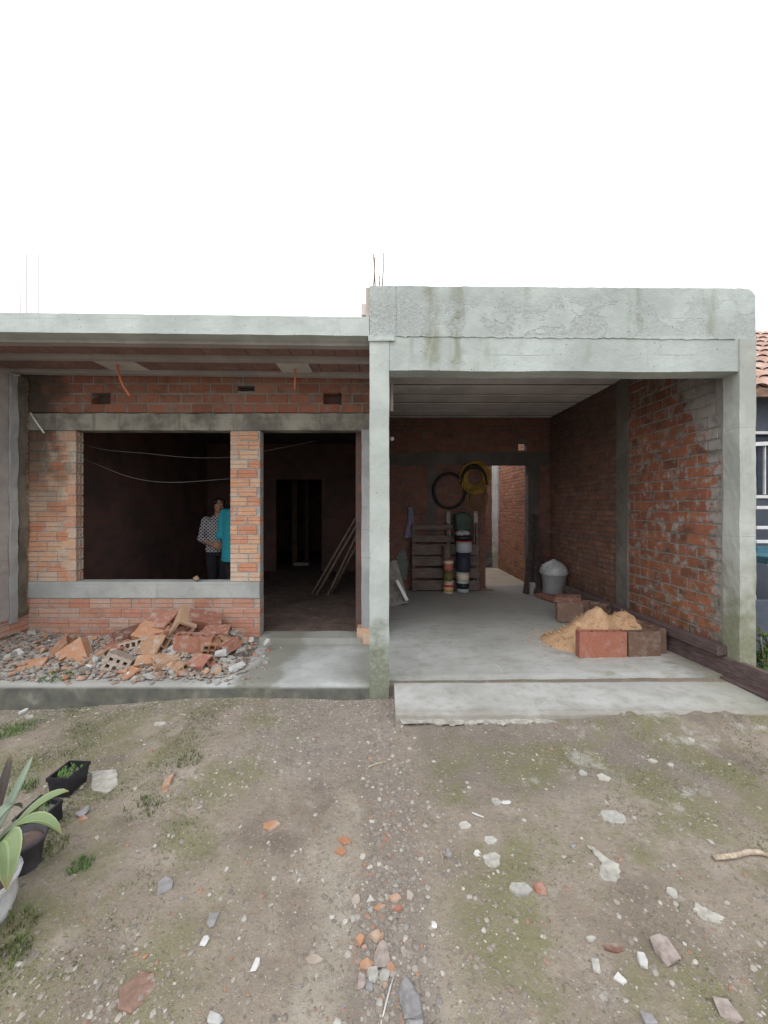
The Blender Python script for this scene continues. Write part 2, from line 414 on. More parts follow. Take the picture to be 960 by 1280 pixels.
M_MORT = m_mortar('pale_mortar', (0.42, 0.405, 0.385))
M_MORT2 = m_mortar('grey_mortar', (0.30, 0.285, 0.265), .5)
M_MORT3 = m_mortar('dark_mortar', (0.17, 0.155, 0.14), .6)
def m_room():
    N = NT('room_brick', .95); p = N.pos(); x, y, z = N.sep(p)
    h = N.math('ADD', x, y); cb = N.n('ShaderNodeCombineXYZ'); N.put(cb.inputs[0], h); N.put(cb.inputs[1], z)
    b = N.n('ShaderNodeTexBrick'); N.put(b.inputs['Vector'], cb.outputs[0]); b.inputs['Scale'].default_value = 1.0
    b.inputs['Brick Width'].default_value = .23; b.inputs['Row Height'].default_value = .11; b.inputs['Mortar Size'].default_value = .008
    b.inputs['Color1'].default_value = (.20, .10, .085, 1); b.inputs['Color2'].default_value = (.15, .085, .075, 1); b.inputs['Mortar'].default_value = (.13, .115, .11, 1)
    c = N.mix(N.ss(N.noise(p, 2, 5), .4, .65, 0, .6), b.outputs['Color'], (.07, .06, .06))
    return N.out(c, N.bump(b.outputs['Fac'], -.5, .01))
M_ROOM = m_room()
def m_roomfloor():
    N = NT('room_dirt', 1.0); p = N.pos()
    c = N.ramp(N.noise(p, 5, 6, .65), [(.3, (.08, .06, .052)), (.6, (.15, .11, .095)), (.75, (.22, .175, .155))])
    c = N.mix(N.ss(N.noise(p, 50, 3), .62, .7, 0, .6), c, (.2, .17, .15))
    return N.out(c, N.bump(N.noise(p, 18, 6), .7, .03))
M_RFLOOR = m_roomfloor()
def m_porchfloor():
    N = NT('porch_floor_cement', .8); p = N.pos(); x, y, z = N.sep(p)
    a = N.noise(p, 2.2, 6, .6); b = N.noise(p, 12, 5, .65); f = N.noise(p, 80, 3)
    c = N.mix(N.ss(a, .35, .65), (.36, .375, .37), (.48, .50, .50))
    c = N.mix(N.ss(b, .5, .72, 0, .4), c, (.27, .28, .26)); c = N.mix(N.ss(f, .6, .75, 0, .3), c, (.2, .2, .19))
    # damp mossy stain beside the debris, dirt along the front lip and by the door step
    wx = N.math('ADD', x, N.math('MULTIPLY', N.math('SUBTRACT', N.noise(p, 3.5, 5), .5), .5))
    k = N.math('MULTIPLY', N.ss(wx, -1.33, -1.18), N.ss(wx, -.95, -.8, 1, 0))
    c = N.mix(N.math('MULTIPLY', k, .75), c, (.19, .185, .15))
    wy = N.math('ADD', y, N.math('MULTIPLY', N.math('SUBTRACT', N.noise(p, 5, 5), .5), .22))
    c = N.mix(N.math('MULTIPLY', N.ss(wy, 4.08, 4.25), .6), c, (.21, .205, .175))
    c = N.mix(N.math('MULTIPLY', N.ss(wx, -.42, -.15), .5), c, (.19, .195, .145))
    c = N.mix(N.math('MULTIPLY', N.ss(wx, -1.55, -1.3, 1, 0), .6), c, (.30, .29, .27))
    e = N.math('MULTIPLY', N.ss(z, .07, .098, 1, 0), .92)
    c = N.mix(e, c, N.ramp(N.noise(p, 9, 5), [(.3, (.065, .065, .062)), (.55, (.115, .115, .092)), (.72, (.2, .2, .18))]))
    return N.out(c, N.bump(N.math('ADD', b, N.math('MULTIPLY', f, .4)), .3, .012), N.ss(a, .4, .6, .65, .9))
M_PFLOOR = m_porchfloor()
def m_garagefloor():
    N = NT('garage_floor_cement', .75); p = N.pos(); x, y, z = N.sep(p)
    a = N.noise(p, 1.4, 6, .6); b = N.noise(N.map(p, (1, 2.2, 1)), 6, 5, .65); f = N.noise(p, 90, 3)
    c = N.mix(N.ss(a, .35, .65), (.37, .375, .36), (.45, .46, .45))
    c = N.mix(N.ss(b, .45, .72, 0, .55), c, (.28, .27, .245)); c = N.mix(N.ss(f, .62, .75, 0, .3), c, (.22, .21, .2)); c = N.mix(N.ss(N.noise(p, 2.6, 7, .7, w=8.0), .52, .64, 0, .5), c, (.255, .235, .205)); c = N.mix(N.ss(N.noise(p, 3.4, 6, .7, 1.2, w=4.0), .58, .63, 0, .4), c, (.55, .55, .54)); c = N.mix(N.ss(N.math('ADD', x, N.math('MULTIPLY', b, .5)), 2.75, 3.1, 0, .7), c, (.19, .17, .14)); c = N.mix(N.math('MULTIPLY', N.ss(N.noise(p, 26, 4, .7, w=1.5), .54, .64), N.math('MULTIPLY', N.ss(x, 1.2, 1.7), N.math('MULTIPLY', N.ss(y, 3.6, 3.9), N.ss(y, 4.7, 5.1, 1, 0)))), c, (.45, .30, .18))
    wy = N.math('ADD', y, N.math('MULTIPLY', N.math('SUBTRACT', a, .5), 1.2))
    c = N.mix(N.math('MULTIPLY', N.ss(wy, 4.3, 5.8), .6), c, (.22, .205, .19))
    k = N.math('MULTIPLY', N.ss(N.noise(p, 3, 5, .6, w=5.0), .56, .68), N.ss(y, 3.9, 4.2, 1, 0))
    c = N.mix(N.math('MULTIPLY', k, .55), c, (.21, .215, .14))
    return N.out(c, N.bump(N.math('ADD', b, N.math('MULTIPLY', f, .4)), .22, .01), N.ss(a, .4, .6, .6, .85))
M_GFLOOR = m_garagefloor()
def m_lane():
    N = NT('passage_floor', .85); p = N.pos(); c = N.ramp(N.noise(p, 3, 6), [(.3, (.40, .33, .26)), (.7, (.52, .44, .36))])
    return N.out(c, N.bump(N.noise(p, 40, 4), .3, .01))
M_LANE = m_lane()
def m_ramp():
    N = NT('ramp_cement', .85); p = N.pos(); x, y, z = N.sep(p)
    a = N.noise(p, 2, 6, .6); b = N.noise(p, 14, 5, .65); f = N.noise(p, 80, 3)
    c = N.mix(N.ss(a, .35, .65), (.37, .37, .355), (.46, .46, .45)); c = N.mix(N.ss(b, .45, .7, 0, .5), c, (.28, .275, .25))
    k = N.math('MULTIPLY', N.ss(z, .0, .09, 1, 0), N.ss(b, .35, .6, .3, 1)); c = N.mix(N.math('MULTIPLY', k, .6), c, (.25, .23, .2))
    c = N.mix(N.math('MULTIPLY', N.ss(N.math('ADD', x, N.math('MULTIPLY', a, 1.5)), 3.0, 3.8), .5), c, (.24, .245, .17))
    c = N.mix(N.ss(f, .62, .74, 0, .35), c, (.2, .2, .19)); c = N.mix(N.ss(N.math('ADD', y, N.math('MULTIPLY', N.math('SUBTRACT', N.noise(p, 5, 6, .7), .5), .30)), 2.86, 3.0, .6, 0), c, (.24, .215, .18)); c = N.mix(N.ss(N.noise(p, 3.1, 7, .72, w=2.0), .54, .66, 0, .5), c, (.25, .235, .205))
    return N.out(c, N.bump(N.math('ADD', b, N.math('MULTIPLY', f, .5)), .35, .012))
M_RAMP = m_ramp()
def m_ground():
    N = NT('yard_dirt', .95); p = N.pos(); x, y, z = N.sep(p)
    a = N.noise(p, 1.1, 7, .62); b = N.noise(p, 4.5, 6, .65); f = N.noise(p, 38, 5, .7); q = N.noise(p, 160, 3, .7)
    c = N.ramp(a, [(.32, (.195, .16, .128)), (.5, (.28, .238, .192)), (.68, (.36, .312, .26))])
    c = N.mix(N.ss(b, .5, .7, 0, .6), c, (.38, .335, .28))               # dry dusty spots
    c = N.mix(N.ss(N.noise(p, 2.2, 5, .6, w=2.0), .55, .66, 0, .75), c, (.165, .132, .112))   # damp brown earth
    wx = N.math('ADD', x, N.math('MULTIPLY', N.math('SUBTRACT', N.noise(p, 3, 5), .5), .28)); wy = N.math('ADD', y, N.math('MULTIPLY', N.math('SUBTRACT', N.noise(p, 2.4, 5, w=1.0) if False else N.noise(p, 2.4, 5), .5), .9))
    dm = N.math('MULTIPLY', N.math('MULTIPLY', N.ss(wx, .1, .35), N.ss(wx, 1.7, 2.4, 1, 0)), N.ss(wy, 1.95, 2.5)); c = N.mix(N.math('MULTIPLY', dm, .85), c, N.mix(b, (.155, .13, .115), (.25, .22, .19)))
    pt = N.math('MULTIPLY', N.math('MULTIPLY', N.ss(wx, -.34, -.23), N.ss(wx, -.19, -.07, 1, 0)), N.ss(wy, 1.8, 2.4, 1, 0)); c = N.mix(N.math('MULTIPLY', N.math('MULTIPLY', pt, N.ss(b, .3, .6, .3, 1)), .6), c, (.36, .33, .28))
    sp_ = N.math('MULTIPLY', N.math('MULTIPLY', N.ss(wx, -.15, -.08), N.ss(wx, .12, .2, 1, 0)), N.ss(wy, 2.1, 2.5, 1, 0)); c = N.mix(N.math('MULTIPLY', sp_, .65), c, N.mix(f, (.14, .12, .105), (.28, .25, .22)))
    gv = N.math('MULTIPLY', N.math('MULTIPLY', N.ss(wx, -1.1, -.8), N.ss(wx, .0, .15, 1, 0)), N.ss(wy, 2.2, 2.6)); c = N.mix(N.math('MULTIPLY', gv, .55), c, N.mix(N.noise(p, 24, 4, .7), (.22, .195, .18), (.38, .34, .315)))
    pass
    mo = N.math('MULTIPLY', N.ss(N.noise(p, 2.3, 7, .7, w=7.0), .45, .6), N.math('ADD', N.ss(x, .15, .4), N.ss(x, -.9, -.5, 1, 0, ) if False else N.ss(x, -.9, -.4, 1, 0), clamp=True))
    c = N.mix(N.math('MULTIPLY', mo, .8), c, N.mix(f, (.125, .128, .055), (.235, .225, .125)))       # moss film
    cr = N.math('MULTIPLY', N.ss(N.noise(p, 2.8, 7, .72, w=9.0), .55, .66), N.ss(x, .3, 1.0))
    c = N.mix(N.math('MULTIPLY', cr, .75), c, (.44, .43, .395))              # cement wash
    c = N.mix(N.ss(f, .5, .72, 0, .62), c, (.15, .12, .095)); c = N.mix(N.ss(N.noise(p, 17, 5, .7, w=3.0), .55, .7, 0, .45), c, (.14, .115, .09)); c = N.mix(N.ss(N.noise(p, 75, 4, .7, w=3.0), .55, .7, 0, .45), c, (.45, .40, .335))
    v = N.voro(p, 55, 'Distance'); vc = N.voro(p, 55, 'Color')
    pr = N.sep(vc)
    k = N.math('MULTIPLY', N.ss(v, .22, .32, 1, 0), N.ss(pr[0], .72, .8))
    c = N.mix(N.math('MULTIPLY', k, .8), c, N.ramp(pr[1], [(0, (.2, .17, .15)), (.5, (.32, .28, .25)), (.85, (.42, .4, .37)), (1, (.4, .2, .12))]))
    c = N.mix(N.ss(q, .6, .75, 0, .5), c, (.36, .33, .29))
    h = N.math('ADD', N.math('MULTIPLY', f, .8), N.math('ADD', N.math('MULTIPLY', q, .3), N.math('MULTIPLY', k, .45)))
    return N.out(c, N.bump(h, .8, .02))
M_GROUND = m_ground()
def m_gravel(name, cols):
    N = NT(name, .9); c = N.ramp(N.island(), [(i/(len(cols)-1), k) for i, k in enumerate(cols)])
    f = N.noise(N.pos(), 120, 3); c = N.mix(N.ss(f, .4, .7, 0, .4), c, N.mix(1, c, (.6, .57, .52), 'MULTIPLY'))
    return N.out(c, N.bump(f, .3, .004))
M_GRAVEL = m_gravel('gravel', [(.175, .155, .14), (.27, .24, .21), (.22, .19, .165), (.36, .335, .30), (.24, .205, .175), (.46, .44, .40), (.17, .155, .145), (.24, .21, .18), (.205, .18, .155), (.25, .225, .195), (.26, .175, .135)])
M_RUBBLE = m_gravel('fine_rubble', [(.24, .225, .205), (.34, .325, .30), (.36, .22, .16), (.21, .195, .18), (.38, .36, .335), (.31, .235, .19), (.18, .165, .15), (.40, .28, .21)])
def m_clay(name, c, dust=.68, perobj=.35):
    N = NT(name, .9); p = N.obj()
    f = N.noise(p, 60, 5, .65); g = N.noise(p, 14, 5, .65, w=N.math('MULTIPLY', N.objrand(), 20))
    lo = tuple(q*.72 for q in c); cc = N.mix(N.ss(f, .35, .7), lo, c)
    cc = N.mix(perobj, cc, N.ramp(N.objrand(), [(0, tuple(q*.55 for q in c)), (.5, c), (1, (min(1, c[0]*1.25), c[1]*1.5, c[2]*1.6))]))
    cc = N.mix(N.math('MULTIPLY', N.ss(g, .48, .68), dust), cc, (.42, .39, .35))
    u = N.sep(p)[2]; w = N.math('SINE', N.math('MULTIPLY', u, 420.0))
    return N.out(cc, N.bump(N.math('ADD', f, N.math('MULTIPLY', w, .12)), .4, .005))
M_CLAY_O = m_clay('clay_orange', (.43, .225, .135)); M_CLAY_R = m_clay('clay_red', (.34, .15, .105)); M_CLAY_D = m_clay('clay_dark', (.20, .095, .07))
M_CLAY_BL = m_clay('clay_block_red', (.36, .14, .095), .2, .1); M_CLAY_T = m_clay('clay_tan', (.45, .275, .175)); M_CLAY_G = m_clay('clay_dusty', (.40, .33, .28), .5); M_CLAY_B = m_clay('clay_brown', (.19, .115, .085), .2)
M_CHUNK = m_simple('cement_lump', (.34, .33, .305), .95, .3, 40, .6, .01, perobj=.35)
M_PLASTER = m_simple('plaster_lump', (.46, .46, .445), .95, .15, 40, .4, .006, perobj=.2)
M_ROCK = m_simple('grey_rock', (.25, .24, .245), .85, .3, 35, .5, .008, perobj=.3)
M_ROCKP = m_simple('pinkish_rock', (.30, .25, .23), .85, .25, 35, .4, .008)
M_SCRAP = m_simple('dusty_scrap', (.40, .39, .36), .95, .2, 60, .5, .006, perobj=.25)
M_WHITE = m_simple('white_scrap', (.56, .56, .54), .6, .08, 40, .1, .002)
M_STICK = m_simple('dry_stick', (.40, .33, .26), .9, .3, 60, .4, .003)
M_PALEPATCH = m_simple('cement_spill', (.37, .355, .32), .95, .25, 30, .5, .006)
def m_wood(name, c, rough=.85, ax=(1, 12, 12), bump=.4):
    N = NT(name, rough); p = N.obj(); f = N.noise(N.map(p, ax), 6, 6, .6, .6); g = N.noise(p, 5, 4)
    cc = N.mix(N.ss(f, .3, .7), tuple(q*.55 for q in c), tuple(q*1.2 for q in c))
    cc = N.mix(N.ss(g, .5, .7, 0, .5), cc, tuple(q*.5 for q in c))
    return N.out(cc, N.bump(f, bump, .006))
M_BEAMW = m_wood('dark_timber', (.125, .09, .088), .65, (14, .8, 14), .25); M_PALLET = m_wood('pallet_wood', (.165, .125, .11)); M_PALEBOARD = m_wood('pale_board', (.42, .40, .39), .8, (12, 12, 1))
M_POLE = m_wood('grey_pole', (.20, .145, .115), .8, (4, 4, 4)); M_FRAME = m_wood('door_frame_wood', (.10, .065, .045), .8, (12, 12, 1)); M_OFFCUT = m_wood('blackened_timber', (.07, .05, .048), .85, (6, 6, 2))
M_STEEL = m_simple('rebar_rust', (.27, .19, .15), .8, .3, 80, .4, .002)
M_CONDUIT = m_simple('orange_conduit', (.62, .20, .11), .5, .15, 60, .1, .001); M_PVC = m_simple('white_pvc', (.72, .71, .70), .45, .06, 40, .05, .001)
M_WIRE = m_simple('grey_wire', (.15, .145, .14), .5, .1, 50, 0, .001)
M_RUBBER = m_simple('black_rubber', (.022, .02, .022), .65, .2, 60, .2, .002); M_BLACK = m_simple('black_plastic', (.022, .022, .028), .4, .2, 30, .05, .002)
M_YELLOW = m_simple('yellow_hose', (.36, .225, .035), .5, .2, 30, .05, .002); M_STRAW = m_simple('yellow_cord', (.24, .165, .06), .8, .25, 50, .1, .002)
M_NAVY = m_simple('navy_plastic', (.03, .035, .055), .45, .2, 20, .05, .002); M_RED = m_simple('red_plastic', (.50, .065, .05), .45, .15, 20, .05, .002)
M_GREYP = m_simple('grey_plastic', (.40, .42, .44), .45, .12, 12, .05, .002); M_OLIVE = m_simple('olive_paint', (.15, .125, .045), .5, .2, 20, .05, .002)
M_PINKCAN = m_simple('faded_red_label', (.42, .15, .11), .5, .2, 25, .05, .002); M_CREAM = m_simple('cream_label', (.60, .52, .42), .55, .12, 25, .05, .002); M_AMBER = m_simple('amber_label', (.55, .34, .12), .5, .12, 25, .05, .002)
M_TARP = m_simple('dark_green_tarp', (.05, .075, .062), .6, .3, 14, .4, .02); M_CLOTH = m_simple('grey_white_cloth', (.42, .42, .41), .9, .25, 25, .5, .01); M_PURPLE = m_simple('lilac_cloth', (.21, .19, .26), .9, .2, 25, .4, .01)
def m_bag():
    N = NT('clear_plastic_bag', .22); p = N.obj(); f = N.noise(p, 16, 4, .6, 1.5)
    N.b.inputs['Specular IOR Level'].default_value = .6
    return N.out(N.mix(N.ss(f, .35, .65), (.33, .345, .36), (.50, .51, .52)), N.bump(f, .5, .02), .28)
M_BAG = m_bag()
def m_sand():
    N = NT('orange_sand', 1.0); p = N.obj(); f = N.noise(p, 60, 5, .7); g = N.noise(p, 7, 5, .6)
    c = N.mix(N.ss(f, .3, .7), (.46, .28, .16), (.61, .415, .265)); c = N.mix(N.ss(g, .5, .68, 0, .35), c, (.42, .245, .14))
    return N.out(c, N.bump(f, .7, .012))
M_SAND = m_sand()
def m_leaf(name, a, b, edge=None):
    N = NT(name, .5); u, v, w = N.sep(N.uv()); f = N.noise(N.map(N.obj(), (1, 1, 1)), 25, 4)
    c = N.mix(f, a, b); st = N.math('ABSOLUTE', N.math('SUBTRACT', u, .5))
    c = N.mix(N.ss(st, .0, .08, .35, 0), c, tuple(min(1, q*1.6) for q in b))
    if edge: c = N.mix(N.ss(st, .40, .5), c, edge)
    c = N.mix(N.ss(v, .9, 1.0, 0, .6), c, (.25, .17, .08))
    return N.out(c, N.bump(N.math('SINE', N.math('MULTIPLY', u, 60.0)), .12, .003))
M_LEAF = m_leaf('strap_leaf', (.115, .165, .075), (.20, .25, .125), (.26, .31, .17)); M_LEAFD = m_leaf('purple_leaf', (.06, .05, .05), (.095, .075, .065)); M_LEAFG = m_leaf('grey_green_leaf', (.16, .20, .15), (.22, .27, .2))
M_GRASS = m_simple('weed_green', (.085, .16, .04), .7, .35, 8, 0, .002, perobj=.1); M_GRASSD = m_simple('dull_grass', (.10, .125, .045), .8, .4, 8, 0, .002)
M_SKIN = m_simple('skin', (.33, .185, .125), .55, .1, 25, .05, .002); M_HAIR = m_simple('dark_hair', (.02, .014, .012), .5, .3, 80, .3, .004)
M_TEAL = m_simple('teal_cloth', (.02, .215, .27), .85, .12, 18, .2, .006); M_TROUS = m_simple('black_trousers', (.018, .018, .021), .9, .2, 20, .1, .003); M_SHOE = m_simple('black_shoe', (.02, .02, .02), .6, .2, 20, 0, .002)
M_EYE = m_simple('dark_eye', (.015, .01, .01), .3, 0, 10, 0, .001); M_EYEW = m_simple('eye_white', (.6, .57, .54), .4, 0, 10, 0, .001); M_LIP = m_simple('lips', (.27, .09, .08), .5, .1, 20, 0, .001)
def m_check():
    N = NT('checked_cloth', .9); p = N.map(N.obj(), (1, 1, 1), (0, 0, 0), (0, R(45), 0)); x, y, z = N.sep(p)
    s = 30.0
    f = lambda t: N.ss(N.math('ABSOLUTE', N.math('SUBTRACT', N.math('FRACT', N.math('MULTIPLY', t, s)), .5)), .32, .37)
    k = N.math('MULTIPLY', N.math('SUBTRACT', 1.0, f(x)), N.math('SUBTRACT', 1.0, f(z)))
    return N.out(N.mix(k, (.40, .39, .41), (.022, .02, .035)))
M_CHECK = m_check()
def m_tile():
    N = NT('old_roof_tile', .9); p = N.pos(); f = N.noise(p, 6, 5)
    c = N.mix(N.ss(f, .4, .65), (.36, .225, .175), (.50, .385, .325)); return N.out(c, N.bump(N.noise(p, 40, 4), .4, .01))
M_TILE = m_tile()
M_NBWALL = m_concrete('neighbour_render', (.09, .105, .135), streak=.4); M_DARKBLUE = m_simple('dark_blue_glass', (.03, .04, .07), .2, .2, 8, 0, .001); M_WFRAME = m_simple('white_paint', (.72, .72, .74), .5, .06, 30, .05, .001); M_BROWNB = m_wood('brown_eave', (.24, .15, .11)); M_TEALP = m_simple('teal_plastic', (.06, .16, .21), .5, .15, 10, 0, .001)

# ================================================================== SETTING
def sstep(a, b, t):
    t = max(0, min(1, (t-a)/(b-a))); return t*t*(3-2*t)
def gz(x, y):
    """yard height: slightly lower on the left, small lumps"""
    n = noise.fractal(Vector((x*1.3, y*1.3, 0)), 1.0, 2.0, 4)*.012 + noise.fractal(Vector((x*7, y*7, 3)), .9, 2.1, 4)*.0065
    base = -.11*sstep(-1.3, -3.2, x)*sstep(1.6, 3.0, y)
    if x > .1 and y < 2.95: base += (.022+.06*sstep(.35, 2.1, x)+.012*noise.noise(Vector((x*5, 1, 0))))*math.exp(-((y-2.9)/.2)**2)
    rut = -.02*math.exp(-((x+.35)/.22)**2)
    return base+rut+n*(1 if y < 3.6 else .3) - (.06 if y > 3.45 else 0)
def axis(a, b, fine0, fine1, d):
    q = [fine0+i*d for i in range(int((fine1-fine0)/d)+1)]
    lo = [fine0-d*1.6**k for k in range(1, 20) if fine0-d*1.6**k > a]+[a]; hi = [q[-1]+d*1.6**k for k in range(1, 20) if q[-1]+d*1.6**k < b]+[b]
    return lo[::-1]+q+hi
gx, gy = axis(-60, 60, -4.2, 4.2, .03), axis(-40, 90, .7, 3.6, .022)
mb = MB(); W = len(gx)
mb.add([(x, y, gz(x, y) if -8 < x < 8 and 0 < y < 6 else -.06) for y in gy for x in gx],
       [[j*W+i, j*W+i+1, (j+1)*W+i+1, (j+1)*W+i] for j in range(len(gy)-1) for i in range(W-1)], 0, None, True)
struct(mb.build('ground', M_GROUND))

def slab_grid(mb, x0, x1, y0, y1, zf, zb, nx, ny, amp=.004, edge=.012, mat=0, rag=0.0):
    """poured slab: slightly uneven top and worn, uneven front edge"""
    V = []; Fc = []
    for j in range(ny+1):
        for i in range(nx+1):
            x = x0+(x1-x0)*i/nx; y = y0+(y1-y0)*j/ny
            if j == 0: y += noise.noise(Vector((x*4, 1.7, 0)))*edge + rag*noise.fractal(Vector((x*9, 4, 1)), 1, 2, 3)
            z = zf(x, y)+noise.fractal(Vector((x*3, y*3, 9)), 1, 2, 3)*amp
            if j == 0: z -= .008
            V.append((x, y, z))
    n0 = len(V); W = nx+1
    for j in range(ny):
        for i in range(nx): Fc.append([j*W+i, j*W+i+1, (j+1)*W+i+1, (j+1)*W+i])
    for i in range(W):
        x, y, z = V[i]; V.append((x, y-.004+noise.noise(Vector((x*6, 3, 2)))*.006, (z+zb)/2)); 
    for i in range(W):
        x, y, z = V[i]; V.append((x, y+.003, zb))
    for i in range(W-1):
        Fc.append([n0+i, n0+i+1, i+1, i]); Fc.append([n0+W+i, n0+W+i+1, n0+i+1, n0+i])
    # sides
    for i0 in (0, W-1):
        st = len(V); ids = [j*W+i0 for j in range(ny+1)]
        for k in ids: V.append((V[k][0], V[k][1], zb))
        for j in range(ny): Fc.append([ids[j], ids[j+1], st+j+1, st+j])
    mb.add(V, Fc, mat)

mb = MB(); slab_grid(mb, -6.5, -.11, 3.275, 4.32, lambda x, y: .105+.03*sstep(-2.5, -4.5, x), -.3, 120, 22)
struct(mb.build('porch_floor', M_PFLOOR))
fz = lambda x, y: .10+.045*max(0, min(1, x/3.0))
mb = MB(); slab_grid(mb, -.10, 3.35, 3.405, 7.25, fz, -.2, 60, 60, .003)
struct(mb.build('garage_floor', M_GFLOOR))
mb = MB(); slab_grid(mb, .085, 4.6, 2.87, 3.335, lambda x, y: .075+.02*sstep(2.87, 3.3, y)+.015*max(0, x/3), -.2, 160, 14, .006, .022, 0, .014)
struct(mb.build('concrete_ramp', M_RAMP))
mb = MB(); slab_grid(mb, -.1, 3.3, 3.33, 3.41, lambda x, y: .086+.03*max(0, x/3), -.2, 60, 2, .006)
struct(mb.build('dirt_joint', M_GROUND))
mb = MB(); slab_grid(mb, 1.2, 2.95, 7.252, 13.0, lambda x, y: .118, -.2, 20, 30, .004)
struct(mb.build('passage_floor', M_LANE))
mb = MB(); slab_grid(mb, -3.95, -.2, 4.47, 12.5, lambda x, y: .16, -.2, 60, 90, .012)
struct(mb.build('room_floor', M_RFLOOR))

# ================================================================== THE HOUSE
house = empty('brick_house', (0, 3.4, 0), 'unfinished single storey brick house with bare concrete beams, open doorway and open garage', 'house')
FY, GB, YF = 4.30, 7.07, 3.27       # porch wall face, garage back wall face, front plane
def rough_box(mb, x0, x1, y0, y1, z0, z1, nx=1, nz=1, amp=.004, mat=0, topz=None, botz=None, ny=2, seed=0.0):
    """cast concrete member with slightly uneven faces"""
    tz = topz or (lambda x: z1); bz = botz or (lambda x: z0)
    def P(i, j, k):
        x = x0+(x1-x0)*i/nx; y = y0+(y1-y0)*j/ny; a, b = bz(x), tz(x); z = a+(b-a)*k/nz
        d = noise.noise_vector(Vector((x*5+seed, y*5, z*5)))*amp + noise.noise_vector(Vector((x*22+seed, y*22, z*22)))*amp*.45
        return Vector((x, y, z))+d
    V = {}; L = []; Fc = []
    def vid(i, j, k):
        if (i, j, k) not in V: V[i, j, k] = len(L); L.append(P(i, j, k))
        return V[i, j, k]
    for i in range(nx):
        for k in range(nz):
            for j in (0, ny): Fc.append([vid(i, j, k), vid(i+1, j, k), vid(i+1, j, k+1), vid(i, j, k+1)])
    for i in range(nx):
        for j in range(ny):
            for k in (0, nz): Fc.append([vid(i, j, k), vid(i+1, j, k), vid(i+1, j+1, k), vid(i, j+1, k)])
    for k in range(nz):
        for j in range(ny):
            for i in (0, nx): Fc.append([vid(i, j, k), vid(i, j+1, k), vid(i, j+1, k+1), vid(i, j, k+1)])
    mb.add(L, Fc, mat)

# garage front beam (lower band) and parapet render above it
CX0, CX1, RX0, RX1 = -.12, .047, 2.965, 3.10
zsof = lambda x: 2.735-.012*(x/3)+.004*math.sin(x*5)
zjoint = lambda x: 3.02-.03*(x/3)
mb = MB()
rough_box(mb, CX1-.002, RX1, YF+.006, 3.45, 2.73, 3.0, 90, 10, .0028, botz=zsof, topz=lambda x: zjoint(x)-.002)
mb.build('garage_beam', M_FASCIA, house)
ztop = lambda x: 3.445-.022*(x/3)+.005*noise.noise(Vector((x*3, 0, 0)))+.005*noise.noise(Vector((x*17, 0, 0))) - (.06*max(0, (x-3.03)/.08)**2 if x > 3.03 else 0)
mb = MB()
rough_box(mb, CX0, RX1+.01, YF+.008, 3.44, 3.0, 3.4, 110, 14, .003, botz=zjoint, topz=ztop)
par = mb.build('parapet', M_FASCIA, house)
# the proud render coat with its ragged lower edge
def coat(mb, x0, x1, zlo, zhi, y, t, n, mat=0):
    V = []; Fc = []
    for i in range(n+1):
        x = x0+(x1-x0)*i/n
        for (yy, zz) in ((y, zlo(x)), (y, zhi(x)), (y+t, zhi(x)+.002), (y+t, zlo(x)-.003)):
            V.append((x, yy+noise.noise(Vector((x*8, zz*8, 0)))*.002, zz))
    for i in range(n):
        a = i*4; b = a+4
        for k in range(4): Fc.append([a+k, b+k, b+(k+1) % 4, a+(k+1) % 4])
    Fc += [[0, 1, 2, 3], [n*4+k for k in (3, 2, 1, 0)]]
    mb.add(V, Fc, mat)
rag = lambda x: zjoint(x)+.009*noise.fractal(Vector((x*14, 2, 0)), .7, 2, 5)+.012*max(0, noise.noise(Vector((x*2.3, 7, 0))))
mb = MB(); coat(mb, CX1+.06, 2.93, rag, lambda x: ztop(x)-.012, YF-.001, .013, 420)
mb.build('render_coat', M_FASCIA, house)
def patch(mb, pts, y, t, M=None):
    Mx = Matrix.Translation((0, y, 0)) @ Matrix.Rotation(R(90), 4, 'X')
    out = []
    for i, (x, z) in enumerate(pts):
        x2, z2 = pts[(i+1) % len(pts)]
        for k in range(9):
            f = k/9; w = noise.noise_vector(Vector((x*9+f*3, z*9, i)))*.022+noise.noise_vector(Vector((x*30+f*7, z*30, i)))*.008
            out.append((x+(x2-x)*f+w.x, z+(z2-z)*f+w.y))
    mb.prism(out, Mx, t, inset=.06)
uvp = lambda L: [(X(u, YF), Zv(v, YF)) for u, v in L]
# columns
mb = MB(); rough_box(mb, CX0, CX1-.004, YF, 3.43, -.25, 3.02, 5, 60, .004, ny=5); mb.build('front_column', M_COL, house)
mb = MB(); rough_box(mb, CX0-.012, CX1+.045, YF-.014, YF+.03, Zv(427, YF), Zv(419, YF), 12, 3, .006, seed=4)
mb.build('render_lip', M_FASCIA, house)
mb = MB(); rough_box(mb, CX0-.032, CX0+.001, YF+.02, 3.43, Zv(420, YF), Zv(357, YF)-.004, 3, 20, .005, seed=9)
mb.build('parapet_return', m_concrete('stained_return', (.46, .42, .37), streak=.4), house)
mb = MB(); rough_box(mb, RX0, RX1, YF-.004, 3.43, -.2, 3.0, 5, 60, .006, ny=5, seed=2.0); mb.build('right_column', M_COL2, house)
mb = MB(); rough_box(mb, X(452, FY), X(464, FY), FY-.02, FY+.16, .1, 2.44, 3, 40, .006, ny=3, seed=6); mb.build('door_post', m_concrete('post_cement', (.36, .37, .375), streak=.4, soot_shade=.15), house)
mb = MB(); rough_box(mb, X(453, FY)-.06, X(453, FY)+.16, FY-.03, FY+.1, .1, .27, 3, 3, .008); mb.build('post_foot', M_BPALE, house)

